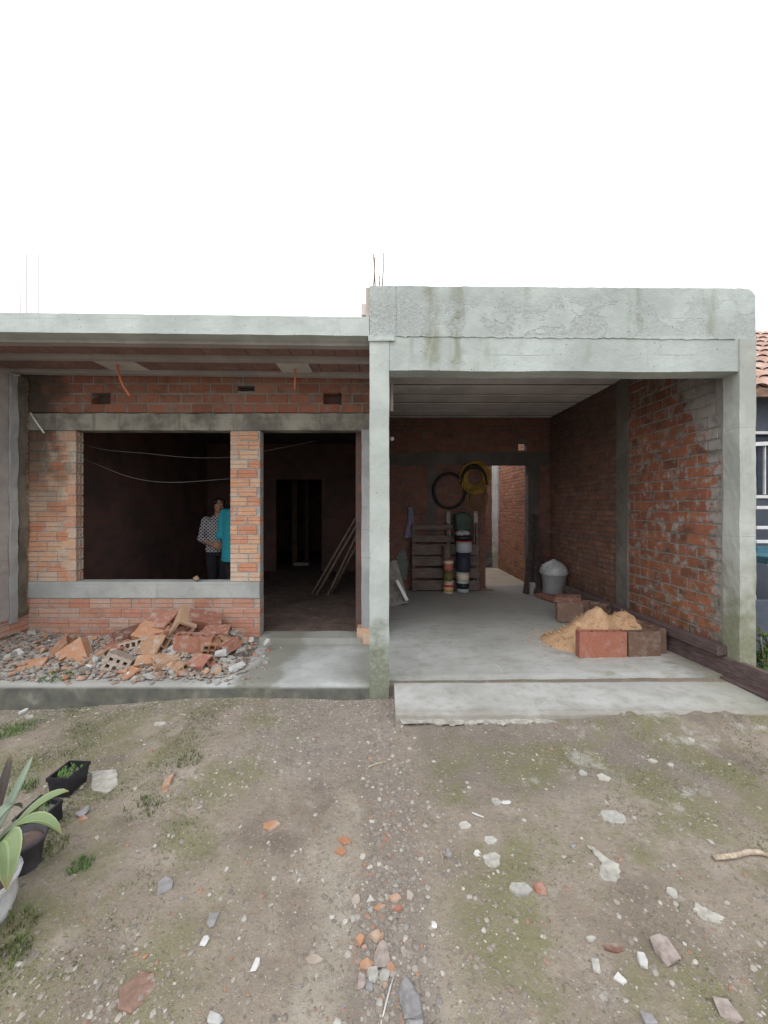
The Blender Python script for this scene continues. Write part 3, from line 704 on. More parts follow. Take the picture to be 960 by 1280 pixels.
# porch roof slab: lip, beam, joists with clay fillers
mb = MB()
rough_box(mb, -6.5, CX0-.004, YF, YF+.12, 3.0, 3.2, 110, 6, .004, botz=lambda x: 3.022-.0105*x, topz=lambda x: 3.178-.0125*x)
mb.build('porch_roof', M_SLAB, house)
mb = MB(); rough_box(mb, -6.5, CX0-.005, YF+.122, FY+.5, 3.10, 3.2, 30, 1, .003, botz=lambda x: 3.10-.011*x, topz=lambda x: 3.17-.0125*x)
rough_box(mb, -6.5, CX0-.005, YF+.115, YF+.2, 2.96, 3.1, 40, 1, .004, botz=lambda x: 2.985-.011*x, topz=lambda x: 3.102-.011*x)
mb.build('roof_topping', M_JOIST, house)
for y in (3.74, 4.17):
    mb = MB(); rough_box(mb, -6.5, CX0-.006, y, y+.085, 2.98, 3.1, 60, 1, .003, botz=lambda x: 2.985-.011*x, topz=lambda x: 3.101-.011*x, seed=y)
    mb.build('roof_joist', M_JOIST, house)
M_FILL = m_brick('clay_filler', [(.25, .145, .135), (.28, .165, .15), (.23, .14, .13), (.27, .17, .16)], smear=(.3, .27, .26), smear_amt=.45, grime=.35, grooves=False)
M_LAMPP = m_concrete('lamp_plate_cement', (.55, .53, .50), streak=0)
mb = MB()
gaps = [(X(150, 4.0), .14), (X(369, 4.05), .10)]
for y0, y1 in ((3.472, 3.738), (3.827, 4.168)):
    x = -6.4
    while x < CX0-.03:
        w = min(.205, CX0-.01-x)
        if not (y0 > 3.8 and any(abs(x+w/2-g) < q for g, q in gaps)):
            z = 3.02-.011*x
            mb.bb(x, x+w-.004, y0+.002, y1-.002, z, z+.078, .006, 0, .0015)
        x += .205
mb.build('ceiling_filler', M_FILL, house)
for g, q in gaps:
    mb = MB(); z = 3.0-.011*g
    mb.bb(g-q-.06, g+q+.06, 3.83, 4.165, z+.012, z+.05, .004, 0, .003)
    mb.build('lamp_plate', M_LAMPP, house)

# porch wall: bricks, lintel, sill, jambs
WX0, WX1, PX1, DX1 = X(95, FY), X(288, FY), X(325, FY), X(452, FY)
z_sb, z_st, z_lb, z_lt, z_wt = Zv(747, FY), Zv(727, FY), Zv(538, FY), Zv(517, FY), 3.06
LX = X(36, FY)
mb = MB()      # low wall under the sill
brick_courses(mb, (LX-.1, FY, 0), (1, 0, 0), (0, -1, 0), PX1-LX+.1, .16, z_sb-.002, .226, .11, .010, .13)
mb.bb(LX-.1, PX1-.01, FY+.02, FY+.12, .09, .158, .004, 1)
mb.build('low_wall', [M_BUNDER, M_MORT], house)
JL = .11
mb = MB()      # left jamb wall
brick_courses(mb, (LX-.1, FY, 0), (1, 0, 0), (0, -1, 0), WX0-.085-LX+.1-JL*0, z_st+.002, z_lb-.002, .21, .118, .012, .11, rr=random.Random(3))
nr = int((z_lb-z_st)/.118)
for i in range(nr):        # hollow ends of the bricks seen in the reveal
    h = (z_lb-z_st)/nr; w = .16 if i % 2 else .10
    mb.hollow(Matrix.Identity(3), (WX0-.075-w/2+.075, FY+.055-.003, z_st+h*(i+.5)), w, .108, h-.012, 2, 2, .011, 0, .002)
    if i % 2 == 0: mb.bb(WX0-.20, WX0-.102, FY, FY+.1, z_st+h*i, z_st+h*(i+1)-.012, .003, 0, .001)
mb.bb(WX0-.21, WX0-.012, FY+.004, FY+.1, z_st, z_lb, .001, 1)
mb.build('left_jamb', [M_BPALE, M_MORT], house)
mb = MB()      # pillar between window and door
brick_courses(mb, (WX1, FY, 0), (1, 0, 0), (0, -1, 0), PX1-WX1, z_st+.002, z_lb-.002, .215, .105, .012, .12, rr=random.Random(12))
mb.build('brick_pillar', [M_BPALE, M_MORT], house)
mb = MB(); rough_box(mb, LX, PX1-.002, FY-.012, FY+.13, z_sb, z_st, 60, 4, .003); mb.build('window_sill', M_SILL, house)
mb = MB(); rough_box(mb, LX-.08, DX1+.1, FY-.010, FY+.14, z_lb, z_lt, 80, 4, .003, topz=lambda x: z_lt+.008*noise.noise(Vector((x*6, 0, 0)))); mb.build('lintel', M_LINTEL, house)
mb = MB()      # wall above with two putlog holes
s0 = lambda u: X(u, FY)-LX+.1
ops = [(s0(114), s0(138), Zv(505, FY), Zv(491, FY)), (s0(404), s0(427), Zv(506, FY), Zv(490, FY)), (s0(297), s0(318), Zv(489, FY), Zv(482, FY))]
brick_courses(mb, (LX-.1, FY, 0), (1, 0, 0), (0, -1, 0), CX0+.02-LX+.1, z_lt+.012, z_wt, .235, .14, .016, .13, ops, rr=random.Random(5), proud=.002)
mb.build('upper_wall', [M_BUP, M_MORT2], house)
mb = MB()      # back of the putlog holes
mb.bb(LX-.1, CX0, FY+.13, FY+.16, z_lt, z_wt, .001); mb.build('upper_wall_back', M_ROOM, house)
mb = MB(); rough_box(mb, PX1+.004, DX1-.002, FY-.05, FY+.18, .1, Zv(790, FY+.15), 30, 2, .005, ny=4); mb.build('door_step', M_PFLOOR, house)
# left wall of the porch: patchy render over brick, bottom knocked out
mb = MB()
brick_courses(mb, (-3.905, FY+.02, 0), (0, -1, 0), (1, 0, 0), 1.2, .26, 2.98, .23, .115, .012, .12, rr=random.Random(8), skip=.05)
mb.build('left_wall', [M_BUNDER, M_MORT], house)
mb = MB(); rough_box(mb, -3.93, -3.878, 4.07, 4.155, .38, 2.98, 3, 50, .014, seed=3); mb.build('conduit_chase', m_concrete('chase_cement', (.36, .375, .38), streak=.4), house)
mb = MB(); rough_box(mb, -3.95, -3.885, 4.17, 4.27, .42, 2.98, 3, 50, .016, seed=5); mb.build('corner_column', m_concrete('mossy_corner', (.20, .18, .145), streak=.5, moss=(.11, .095, .06), mossz=1.2, soot_shade=.55), house)
mb = MB(); rough_box(mb, -3.95, -3.89, 3.1, 4.06, .42, 2.98, 20, 40, .014, seed=8); mb.build('left_render', m_concrete('left_render_cement', (.42, .385, .37), streak=.6, soot_shade=.2), house)

# rooms behind the porch wall
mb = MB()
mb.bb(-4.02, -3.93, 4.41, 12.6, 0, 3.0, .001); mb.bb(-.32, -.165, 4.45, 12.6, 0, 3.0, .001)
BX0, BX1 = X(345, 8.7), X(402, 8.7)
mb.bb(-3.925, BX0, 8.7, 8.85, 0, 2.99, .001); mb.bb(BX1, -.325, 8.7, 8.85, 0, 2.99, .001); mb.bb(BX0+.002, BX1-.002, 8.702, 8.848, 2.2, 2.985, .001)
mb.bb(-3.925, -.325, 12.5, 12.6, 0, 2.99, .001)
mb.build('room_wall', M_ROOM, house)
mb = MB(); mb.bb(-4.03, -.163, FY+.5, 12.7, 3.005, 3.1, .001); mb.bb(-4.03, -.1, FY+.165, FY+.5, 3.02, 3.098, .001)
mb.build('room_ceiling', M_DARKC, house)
for (u, y) in ((368, 9.6), (383, 10.3)):
    mb = MB(); mb.bb(X(u, y)-.06, X(u, y)+.06, y, y+.12, .15, 2.3, .004); mb.build('inner_door_frame', M_FRAME, house)
mb = MB(); mb.bb(X(380, 9.5)-.25, X(380, 9.5)+.12, 9.45, 9.58, .17, .24, .006, 0, .004); mb.build('inner_threshold', M_CHUNK, house)

# garage: ceiling, walls
zc = 3.2
mb = MB(); y = 3.46; k = 0
while y < 7.4:
    w = .368
    mb.bb(-.02, 3.12, y, y+w, zc+rnd.uniform(-.006, .006), zc+.09, .008)
    mb.bb(-.02, 3.12, y+w+.001, y+.439, zc+.014, zc+.079, .001, 1); y += .44
mb.bb(-.2, 3.2, 3.44, 7.4, zc+.08, zc+.18, .002)
mb.build('garage_ceiling', [M_CEIL, M_GAP], house)
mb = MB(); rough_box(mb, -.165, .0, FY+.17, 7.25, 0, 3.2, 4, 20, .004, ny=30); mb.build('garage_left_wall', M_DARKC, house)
# right wall: newer red bricks in front, pillar, old small bricks behind
RW = 3.0
mb = MB()
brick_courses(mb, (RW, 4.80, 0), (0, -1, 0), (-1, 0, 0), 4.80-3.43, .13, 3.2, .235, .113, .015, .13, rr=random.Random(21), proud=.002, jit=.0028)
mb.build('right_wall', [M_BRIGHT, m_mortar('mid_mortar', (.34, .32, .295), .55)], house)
mb = MB(); rough_box(mb, RW-.02, RW+.14, 4.80, 5.03, .1, 3.2, 3, 60, .012, ny=4, seed=7); mb.build('wall_pillar', m_concrete('wall_pillar_cement', (.20, .18, .158), streak=.4, soot_shade=.35), house)
mb = MB()
brick_courses(mb, (RW-.01, 7.25, 0), (0, -1, 0), (-1, 0, 0), 7.25-5.03, .12, 3.2, .225, .072, .012, .13, rr=random.Random(23), proud=.003)
mb.build('old_right_wall', [M_BOLD, M_MORT3], house)
mb = MB(); coat(mb, 0, 0.001, lambda x: 0, lambda x: 0.001, 0, .001, 1) if False else None
mb = MB()      # smeared render around the column, over the brick ends
V = []
for i in range(31):
    z = .13+(3.15-.13)*i/30
    V.append((3.43, z)); 
pts = [(3.428, .13)]+[(3.428, 3.18)]+[(3.475+.03*noise.noise(Vector((z*5, 3, 0)))+.02*noise.noise(Vector((z*17, 3, 0)))+.06*sstep(2.0, 2.8, z), z) for z in [3.18-i*.06 for i in range(51)]]
Mx = Matrix(((0, 0, -1, RW-.0025), (1, 0, 0, 0), (0, 1, 0, 0), (0, 0, 0, 1)))
mb.prism(pts, Mx, .006); mb.build('column_render', m_concrete('wall_render', (.34, .32, .29), streak=.3, soot_shade=.25, moss=(.2, .2, .12), mossz=.8), house)
# back wall with doorway and small vent
mb = MB()
DB0, DB1 = X(607, GB), X(660, GB); dzt = Zv(581, GB)
vx0, vx1, vz0, vz1 = X(648, GB), X(659, GB), Zv(563, GB), Zv(553.5, GB)
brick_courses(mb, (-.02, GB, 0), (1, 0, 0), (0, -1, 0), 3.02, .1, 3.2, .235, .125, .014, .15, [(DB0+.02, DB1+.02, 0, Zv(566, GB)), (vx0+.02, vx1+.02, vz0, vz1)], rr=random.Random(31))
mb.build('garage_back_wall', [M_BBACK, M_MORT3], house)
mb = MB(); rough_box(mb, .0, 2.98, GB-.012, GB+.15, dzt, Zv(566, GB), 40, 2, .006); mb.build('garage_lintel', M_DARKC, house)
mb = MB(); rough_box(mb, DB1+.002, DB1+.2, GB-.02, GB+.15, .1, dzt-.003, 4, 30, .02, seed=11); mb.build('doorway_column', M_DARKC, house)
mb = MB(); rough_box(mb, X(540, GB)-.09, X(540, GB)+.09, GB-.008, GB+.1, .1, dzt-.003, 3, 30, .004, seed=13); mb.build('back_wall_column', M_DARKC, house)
mb = MB(); patch(mb, [(X(496, 7.05), .3), (X(508, 7.05), .28), (X(511, 7.05), .62), (X(504, 7.05), .9), (X(496, 7.05), .7)], GB-.002, .012); mb.build('mortar_patch', m_simple('greenish_render', (.16, .18, .155), .95), house)
# starter bars
for (u0, v0, u1, v1, y, dz) in ((469, 357, 466.5, 317, 3.36, 0), (474, 357, 474.5, 345, 3.40, 0), (478, 357, 479, 316, 3.34, 0), (467, 357, 468.5, 322, 3.40, 0), (25, 392, 25, 320, 6.0, -.9), (33, 392, 33, 318, 6.0, -.9), (39, 392, 40, 324, 6.15, -.9), (47, 392, 48, 318, 6.15, -.9)):
    mb = MB(); a = Vector((X(u0, y), y, Zv(v0, y)+dz)); b = Vector((X(u1, y), y, Zv(v1, y)))
    mb.tube([a, a.lerp(b, .5)+Vector((.004, 0, 0)), b], .0055 if y < 5 else .0042, 6)
    mb.build('starter_bar', M_STEEL, house)

# ================================================================== PASSAGE AND NEIGHBOUR
bw = empty('boundary_wall', (2.75, 7.3, 0), 'sunlit red brick wall along the passage behind the garage doorway', 'wall')
mb = MB(); brick_courses(mb, (2.74, 9.75, 0), (0, -1, 0), (-1, 0, 0), 9.75-7.23, .12, 3.2, .22, .072, .012, .12, rr=random.Random(41))
mb.build('wall_bricks', [M_BBOUND, M_MORT2], bw)
mb = MB(); rough_box(mb, 2.735, 2.88, 7.235, 9.75, 3.202, 3.25, 3, 1, .006, ny=20); mb.build('wall_capping', M_MORT2, bw)
ew = empty('passage_end_wall', (2.0, 9.6, 0), 'dim red brick wall closing the far end of the passage', 'wall')
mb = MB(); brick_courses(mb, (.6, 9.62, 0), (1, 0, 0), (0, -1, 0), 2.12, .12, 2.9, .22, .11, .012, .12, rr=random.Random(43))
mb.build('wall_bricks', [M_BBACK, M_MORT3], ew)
mb = MB(); rough_box(mb, X(601, 9.5), X(617, 9.5), 9.48, 9.6, .12, .5, 5, 5, .03, seed=20); mb.build('wall_footing', M_DARKC, ew)
post = empty('concrete_post', (2.72, 9.45, .11), 'pale concrete post standing in the passage beyond the garage doorway', 'post')
mb = MB(); rough_box(mb, X(616.5, 9.4), X(626, 9.4), 9.4, 9.52, .1, 3.0, 3, 40, .006); mb.build('shaft', m_concrete('post_pale', (.55, .54, .52), streak=.4, moss=(.25, .24, .18), mossz=.9), post)
mb = MB(); rough_box(mb, X(622, 9.38), X(627, 9.38), 9.33, 9.398, 1.25, 3.0, 3, 30, .006, seed=3); mb.build('upper_strip', m_concrete('post_grey', (.36, .36, .36), streak=.4), post)

nb = empty('neighbour_house', (5.2, 5.2, 0), 'neighbouring house with faded clay tile roof and barred dark blue window at the right edge', 'house')
ny_ = 5.0
mb = MB(); mb.bb(4.25, 9.0, ny_, ny_+4, -.1, Zv(620, ny_), .003); mb.bb(4.25, 4.62, ny_, ny_+4, Zv(620, ny_)+.002, 3.1, .003); mb.bb(6.6, 9.0, ny_, ny_+4, Zv(620, ny_)+.002, 3.1, .003); mb.bb(4.622, 6.598, ny_, ny_+4, Zv(540, ny_), 3.1, .003)
mb.build('wall', M_NBWALL, nb)
mb = MB(); mb.bb(4.62, 6.6, ny_+.08, ny_+.1, Zv(620, ny_), Zv(540, ny_), .001); win = mb.build('window', M_DARKBLUE, nb)
mb = MB(); mb.bb(4.62, 6.6, ny_-.02, ny_+.03, Zv(623, ny_), Zv(619, ny_), .003); mb.bar((4.62, ny_-.01, Zv(556, ny_)), (6.6, ny_-.01, Zv(546, ny_)-.0), .03, .05); mb.bb(4.62, 6.6, ny_-.03, ny_+.03, Zv(543, ny_), Zv(539.5, ny_), .003)
mb.bb(X(957, ny_), X(958.6, ny_), ny_+.01, ny_+.04, Zv(618, ny_), Zv(552, ny_), .002)
mb.build('window_frame', M_WFRAME, win)
mb = MB()
pz0, pz1 = Zv(487, 4.75), 4.6
for i in range(26):
    x = 4.55+i*.2
    for j in range(10):
        ya = 4.72+j*.36; za = pz0+(j*.36)*.63
        seg = []; V = []; n = 6
        for e, (yy, zz) in enumerate(((ya, za+.02), (ya+.40, za+.24))):
            for q in range(n+1):
                a = math.pi*q/n; V.append((x-.095*math.cos(a), yy, zz+.05*math.sin(a)))
                
        mb.add(V, [[q, q+1, n+2+q, n+1+q] for q in range(n)], 0, None, True)
mb.bb(4.45, 9.6, 4.74, 4.76, pz0-.06, pz0+.0, .002, 1)
V = [(4.45, 4.75, pz0), (9.6, 4.75, pz0), (9.6, 8.3, pz0+2.24), (4.45, 8.3, pz0+2.24)]
mb.add(V+[(a, b, c-.05) for a, b, c in V], [[0, 1, 2, 3], [4, 5, 6, 7], [0, 1, 5, 4], [1, 2, 6, 5], [2, 3, 7, 6], [3, 0, 4, 7]], 0)
mb.build('roof', [M_TILE, M_BROWNB], nb)
mb = MB(); mb.bb(4.45, 9.6, 4.70, 4.735, Zv(496, 4.7), Zv(485, 4.7), .004); mb.build('eave_board', M_BROWNB, nb)
gr = empty('white_railing', (4.4, 4.5, 0), 'white metal railing before the neighbour blue wall, right edge', 'railing')
mb = MB()
for v in (634.5, 659.5, 677): mb.bb(X(945, 4.5), 6.0, 4.49, 4.515, Zv(v+2, 4.5), Zv(v-2, 4.5), .003)
mb.build('rail', M_WFRAME, gr)
for x in (5.2, 6.0):
    mb = MB(); mb.bb(x, x+.04, 4.516, 4.55, -.1, Zv(630, 4.5), .003); mb.build('upright', M_WFRAME, gr)
ch = empty('plastic_chair', (4.33, 4.3, -.05), 'teal folding chair with white slanting legs beside the right concrete column', 'chair')
mb = MB(); mb.bb(X(946, 4.25), X(946, 4.25)+.45, 4.1, 4.5, Zv(703, 4.25), Zv(694, 4.25), .01); mb.build('seat', M_TEALP, ch)
mb = MB(); mb.bb(X(946, 4.45)+.02, X(946, 4.45)+.42, 4.47, 4.5, Zv(694, 4.4), Zv(684, 4.4), .008); mb.build('backrest', M_TEALP, ch)
for dx, yy in ((0, 4.12), (.06, 4.42), (.36, 4.12), (.40, 4.42)):
    mb = MB(); x0 = X(947, 4.25)+dx
    mb.bar((x0, yy, Zv(702, 4.25)), (x0+.10, yy, Zv(702, 4.25)-.62), .022, .022); mb.build('leg', M_WFRAME, ch)
cw = MB(); rough_box(cw, X(943, 4.0), 6.5, 4.0, 4.1, -.15, Zv(752, 4.0), 10, 4, .01); tag(cw.build('low_wall', M_NBWALL), 'low mossy concrete wall right of the right concrete column', 'wall')
# plants by the neighbour wall
def bushy(name, c, rad, n, size, mats, label, cat, seed, stems=5):
    rr = random.Random(seed)
    e = empty(name, c, label, cat)
    mb = MB()
    for _ in range(n):
        d = Vector((rr.gauss(0, 1), rr.gauss(0, 1), abs(rr.gauss(0, 1)))).normalized()*rr.uniform(.35, 1)
        p = Vector((d.x*rad[0], d.y*rad[1], d.z*rad[2]))+Vector(c)
        M = Euler((rr.uniform(0, 6), rr.uniform(0, 6), rr.uniform(0, 6))).to_matrix(); s = size*rr.uniform(.6, 1.3)
        q = [(-.1*s, 0, 0), (-.3*s, .45*s, .06*s), (0, s, -.1*s), (.3*s, .45*s, .06*s), (.1*s, 0, 0), (0, .45*s, 0)]
        mb.add([M @ Vector(k)+p for k in q], [[0, 5, 1], [1, 5, 2], [2, 5, 3], [3, 5, 4]], rr.randrange(len(mats)))
    mb.build('foliage', mats, e)
    mb = MB()
    for _ in range(stems):
        a = rr.uniform(0, 6); b = Vector((math.cos(a)*rad[0]*.6, math.sin(a)*rad[1]*.6, rad[2]*.8))+Vector(c)
        mb.tube([Vector(c)+Vector((0, 0, -.05)), (Vector(c)+b)/2+Vector((0, 0, .04)), b], [.006, .005, .002], 5)
    mb.build('stem', M_STICK, e)
    return e
bushy('leafy_shrub', (3.52, 3.62, .0), (.12, .12, .5), 420, .05, [M_GRASS, M_GRASSD], 'dark green shrub growing right behind the right concrete column', 'shrub', 5)

# ================================================================== DEBRIS HEAP ON THE PORCH
def heap(x, y):
    pk = math.exp(-((x+2.15)/.62)**2)
    lf = math.exp(-((x+3.75)/.35)**2)*.5
    A = .05+.215*pk+.10*lf
    end = sstep(-1.22, -1.75, x-(.25*sstep(4.0, 3.4, y)))
    f = sstep(3.30, 4.25, y)
    return .10+.03*sstep(-2.5, -4.5, x)+(A*f**1.2+.012)*end*sstep(3.29, 3.36, y)
mb = MB(); hx = [-4.2+i*.035 for i in range(90)]; hy = [3.30+i*.034 for i in range(30)]
mb.add([(x, y, heap(x, y)-.02+.034*abs(noise.fractal(Vector((x*11, y*11, 0)), 1, 2, 4))*(1 if heap(x, y) > .116 else 0)) for y in hy for x in hx],
       [[j*90+i, j*90+i+1, (j+1)*90+i+1, (j+1)*90+i] for j in range(29) for i in range(89)])
rr = random.Random(77)
for _ in range(3000):
    x, y = rr.uniform(-4.1, -1.08), rr.uniform(3.30, 4.25)
    if heap(x, y) < .113 and rr.random() < .75: continue
    s = rr.choice((.007, .010, .014, .018, .024)); mb.stone((x, y, heap(x, y)+s*.2), (s*rr.uniform(.7, 1.4), s, s*rr.uniform(.4, .8)), rr, ICO1, .25)
tag(mb.build('rubble', M_RUBBLE), kind='stuff')

def frame(h, n):
    h = Vector(h).normalized(); n = Vector(n); n = (n-h*n.dot(h)).normalized(); return Matrix((h, n.cross(h), n)).transposed()
def block(u, v, Y, h, n, dims, holes, mat, label, dz=0.0, cat='brick', group='hollow bricks lying in the debris heap', name='hollow_brick', wall=.010):
    dims = [q*1.28 for q in dims]; mb = MB(); mb.hollow(Matrix.Identity(3), (0, 0, 0), dims[0], dims[1], dims[2], holes[0], holes[1], wall*1.3, 0, .004, random.Random(int(u*7+v)))
    o = mb.build(name, mat, loc=(X(u, Y), Y, Zv(v, Y)+dz)); o.rotation_euler = frame(h, n).to_euler()
    return tag(o, label, cat, group)
B3 = (.20, .29, .10); B6 = (.24, .14, .09)
block(242, 809, 3.80, (.12, -.02, .99), (.18, -.98, .05), (.19, .27, .09), (3, 1), M_CLAY_R, 'large red hollow block standing with three square holes along its top edge', wall=.014)
block(202, 778, 4.08, (.93, -.30, .05), (-.2, -.45, .87), (.27, .19, .10), (3, 2), M_CLAY_R, 'flat red brick tilted left of the standing tan brick at the heap top')
block(167, 794, 4.05, (.7, .6, .2), (-.5, -.5, .75), (.26, .17, .1), (3, 2), M_CLAY_D, 'dark red brown brick at the left end of the heap top against the wall')
block(190, 792, 3.93, (.95, -.2, -.12), (.05, -.55, .83), (.24, .15, .07), (3, 2), M_CLAY_O, 'orange brown slanting brick in the middle of the heap, beneath the flat red brick')
block(171, 804, 3.87, (.25, -.93, .2), (-.25, .2, .95), (.14, .21, .06), (5, 1), M_CLAY_G, 'dusty flat brick showing a long row of small holes towards the yard', wall=.013)
block(194, 810, 3.80, (.9, -.35, .1), (.1, -.75, .65), (.22, .15, .12), (2, 2), M_CLAY_T, 'broken tan brick half lying below the orange slanting brick')
block(230, 778, 4.05, (.25, -.75, -.35), (-.75, -.35, .55), (.22, .16, .14), (1, 1), M_CLAY_T, 'tan brick propped on end at the very top of the heap, open end forward', wall=.016)
block(255, 777, 4.12, (.80, .45, -.28), (.35, -.35, .85), (.25, .14, .11), (2, 2), M_CLAY_R, 'red brown hollow brick leaning on the low wall right of the tan brick')
block(271, 791, 4.02, (.98, .1, -.03), (0, -.3, .95), (.20, .12, .075), (2, 1), M_CLAY_R, 'low red brick at the right end of the heap top')
block(280, 801, 3.95, (-.3, -.9, .1), (.45, -.1, .85), (.10, .08, .07), (1, 1), M_CLAY_T, 'small broken brick end with one open hole right of the standing red block')
block(74, 815, 3.88, (.6, .3, .65), (-.55, -.6, .6), (.20, .14, .08), (3, 1), M_CLAY_O, 'orange brown brick leaning behind the big diamond shaped brick at the left')
block(94, 821, 3.78, (-.6, .45, .66), (-.1, -.85, .5), (.20, .20, .08), (3, 1), M_CLAY_O, 'big orange brick standing on one corner like a diamond, left part of the debris')
block(116, 822, 3.80, (.90, .1, .36), (-.33, -.15, .9), (.27, .17, .05), (3, 1), M_CLAY_T, 'thin tan brick slab sloping down onto the diamond shaped brick')
block(150, 829, 3.62, (.25, -.94, .2), (.35, .3, .88), (.15, .17, .12), (3, 2), M_CLAY_G, 'grey dusty brick showing six holes to the yard, left of the heap centre', wall=.024)
block(130, 812, 4.0, (.95, -.1, .25), (-.2, -.6, .8), (.22, .15, .05), (3, 1), M_CLAY_R, 'red ridged brick fragment lying against the wall foot between the two brick groups')
block(42, 836, 3.62, (.9, .2, .1), (0, -.4, .9), (.16, .12, .08), (2, 1), M_CLAY_O, 'orange brick half lying on the rubble at the left corner of the porch')
block(185, 826, 3.62, (.9, .3, .05), (.1, -.3, .95), (.15, .10, .045), (2, 1), M_CLAY_O, 'flat orange brick shard lying low in front of the broken tan half')
block(162, 843, 3.45, (.8, -.5, .05), (.05, -.45, .9), (.12, .10, .035), (2, 1), M_CLAY_O, 'salmon orange brick shard lying near the porch lip at the heap front')
block(224, 836, 3.52, (.8, -.5, .15), (-.1, -.4, .9), (.11, .09, .05), (2, 1), M_CLAY_T, 'pale tan brick shard below the standing red block')
block(214, 790, 4.0, (.8, .5, .2), (-.3, -.2, .9), (.22, .14, .09), (3, 2), M_CLAY_R, 'red brick wedged between the orange slanting brick and the tan propped one')
block(262, 806, 3.85, (-.5, .8, .15), (.3, -.1, .95), (.20, .14, .09), (3, 2), M_CLAY_O, 'orange brick just right of the standing red block')
block(150, 811, 3.85, (.85, -.5, .1), (.1, -.35, .9), (.22, .14, .08), (3, 2), M_CLAY_R, 'dull red brick lying above the grey six hole brick')
block(207, 828, 3.62, (.7, .7, -.1), (-.1, -.3, .95), (.16, .13, .08), (2, 2), M_CLAY_T, 'tan brick half lying at the heap front left of the standing red block')
block(250, 829, 3.58, (.9, -.4, .1), (.2, -.5, .85), (.17, .12, .06), (2, 1), M_CLAY_R, 'red brick shard lying right under the standing red block')
block(284, 808, 3.85, (.5, .8, .2), (-.4, -.1, .9), (.15, .12, .08), (2, 2), M_CLAY_R, 'red broken brick at the right slope of the heap')
def lump(u, v, Y, size, mat, label, cat='rubble', name='cement_chunk', group=None, seed=0, npts=16, dz=0):
    r = random.Random(seed+int(u*3+v)); mb = MB(); M = Euler((r.uniform(-.4, .4), r.uniform(-.4, .4), r.uniform(0, 3))).to_matrix()
    mb.hull((0, 0, 0), size, M, npts, r); o = mb.build(name, mat, loc=(X(u, Y), Y, Zv(v, Y)+dz)); return tag(o, label, cat, group)
for (u, v, Y, s, m, l) in (
    (219, 801, 3.9, (.17, .12, .10), M_CHUNK, 'grey cement lump between the tan half brick and the standing red block'),
    (120, 834, 3.62, (.22, .10, .07), M_PLASTER, 'long whitish plaster lump in front of the diamond shaped brick'),
    (139, 815, 3.72, (.11, .08, .06), M_CLAY_G, 'pinkish broken piece on top of the debris left of the grey six hole brick'),
    (170, 815, 3.78, (.09, .09, .08), M_CHUNK, 'rounded grey cement lump under the brick with the row of holes'),
    (196, 845, 3.44, (.26, .10, .05), M_PLASTER, 'flat white plaster slab at the front lip of the porch below the heap'),
    (277, 816, 3.72, (.13, .08, .07), M_PLASTER, 'white plaster lump right of the standing red block'),
    (302, 812, 3.85, (.12, .10, .06), M_CHUNK, 'grey cement lump at the right edge of the heap near the doorway'),
    (290, 793, 4.05, (.15, .09, .06), M_CHUNK, 'pale cement lump beside the pillar foot at the heap right end'),
    (296, 834, 3.58, (.16, .09, .04), M_PLASTER, 'bluish white plaster flake on the right front of the heap'),
    (268, 838, 3.52, (.17, .10, .05), M_CHUNK, 'pale cement piece at the front of the heap right of centre'),
    (332, 804, 4.03, (.10, .06, .05), M_PLASTER, 'single white plaster lump lying below the door step'),
    (34, 815, 3.95, (.20, .14, .09), M_CHUNK, 'big grey cement lump in the left porch corner under the wall'),
    (10, 826, 3.78, (.20, .15, .10), M_CHUNK, 'grey cement lump at the very left edge of the porch'),
    (26, 842, 3.55, (.18, .12, .07), M_CHUNK, 'grey cement lump near the porch lip in the left corner'),
    (8, 846, 3.5, (.16, .12, .07), M_CHUNK, 'leftmost cement lump on the porch lip'),
    (62, 848, 3.42, (.07, .06, .05), M_CHUNK, 'small rounded grey lump on the lip left of the diamond shaped brick'),
    (78, 846, 3.45, (.06, .06, .05), M_CHUNK, 'small grey lump on the lip below the diamond shaped brick')):
    lump(u, v, Y, s, m, l, group='cement and plaster lumps in the debris')
rr = random.Random(5)
kinds = [('cement_chip', M_CHUNK, 'small grey cement chip among the debris below the window', 'rubble', 'grey cement chips in the debris'),
         ('brick_chip', M_CLAY_O, 'small orange brick chip among the debris below the window', 'rubble', 'orange brick chips in the debris'),
         ('plaster_chip', M_PLASTER, 'small white plaster chip among the debris below the window', 'rubble', 'white plaster chips in the debris'),
         ('brick_chip', M_CLAY_T, 'small dusty tan brick chip among the debris below the window', 'rubble', 'tan brick chips in the debris')]
n = 0
while n < 230:
    x, y = rr.uniform(-4.0, -1.12), rr.uniform(3.33, 4.2)
    if rr.random() < .3: x = rr.gauss(-1.6, .25)
    if x > -1.08 or (heap(x, y) < .118 and rr.random() < .8): continue
    k = kinds[rr.choices((0, 1, 2, 3), (.33, .21, .17, .29))[0]]; s = rr.choice((.04, .055, .07, .09))
    mb = MB(); mb.hull((0, 0, 0), (s*rr.uniform(.9, 1.6), s, s*rr.uniform(.35, .7)), Euler((rr.uniform(-.5, .5), rr.uniform(-.5, .5), 0)).to_matrix(), 12, rr)
    o = mb.build(k[0], k[1], loc=(x, y, heap(x, y)+s*.18), rot=(0, 0, rr.uniform(0, 6))); tag(o, k[2], k[3], k[4]); n += 1
lump(245, 722.6, 4.33, (.16, .07, .035), M_CLAY_T, 'tan broken brick piece lying on the window sill', cat='brick', name='brick_piece')

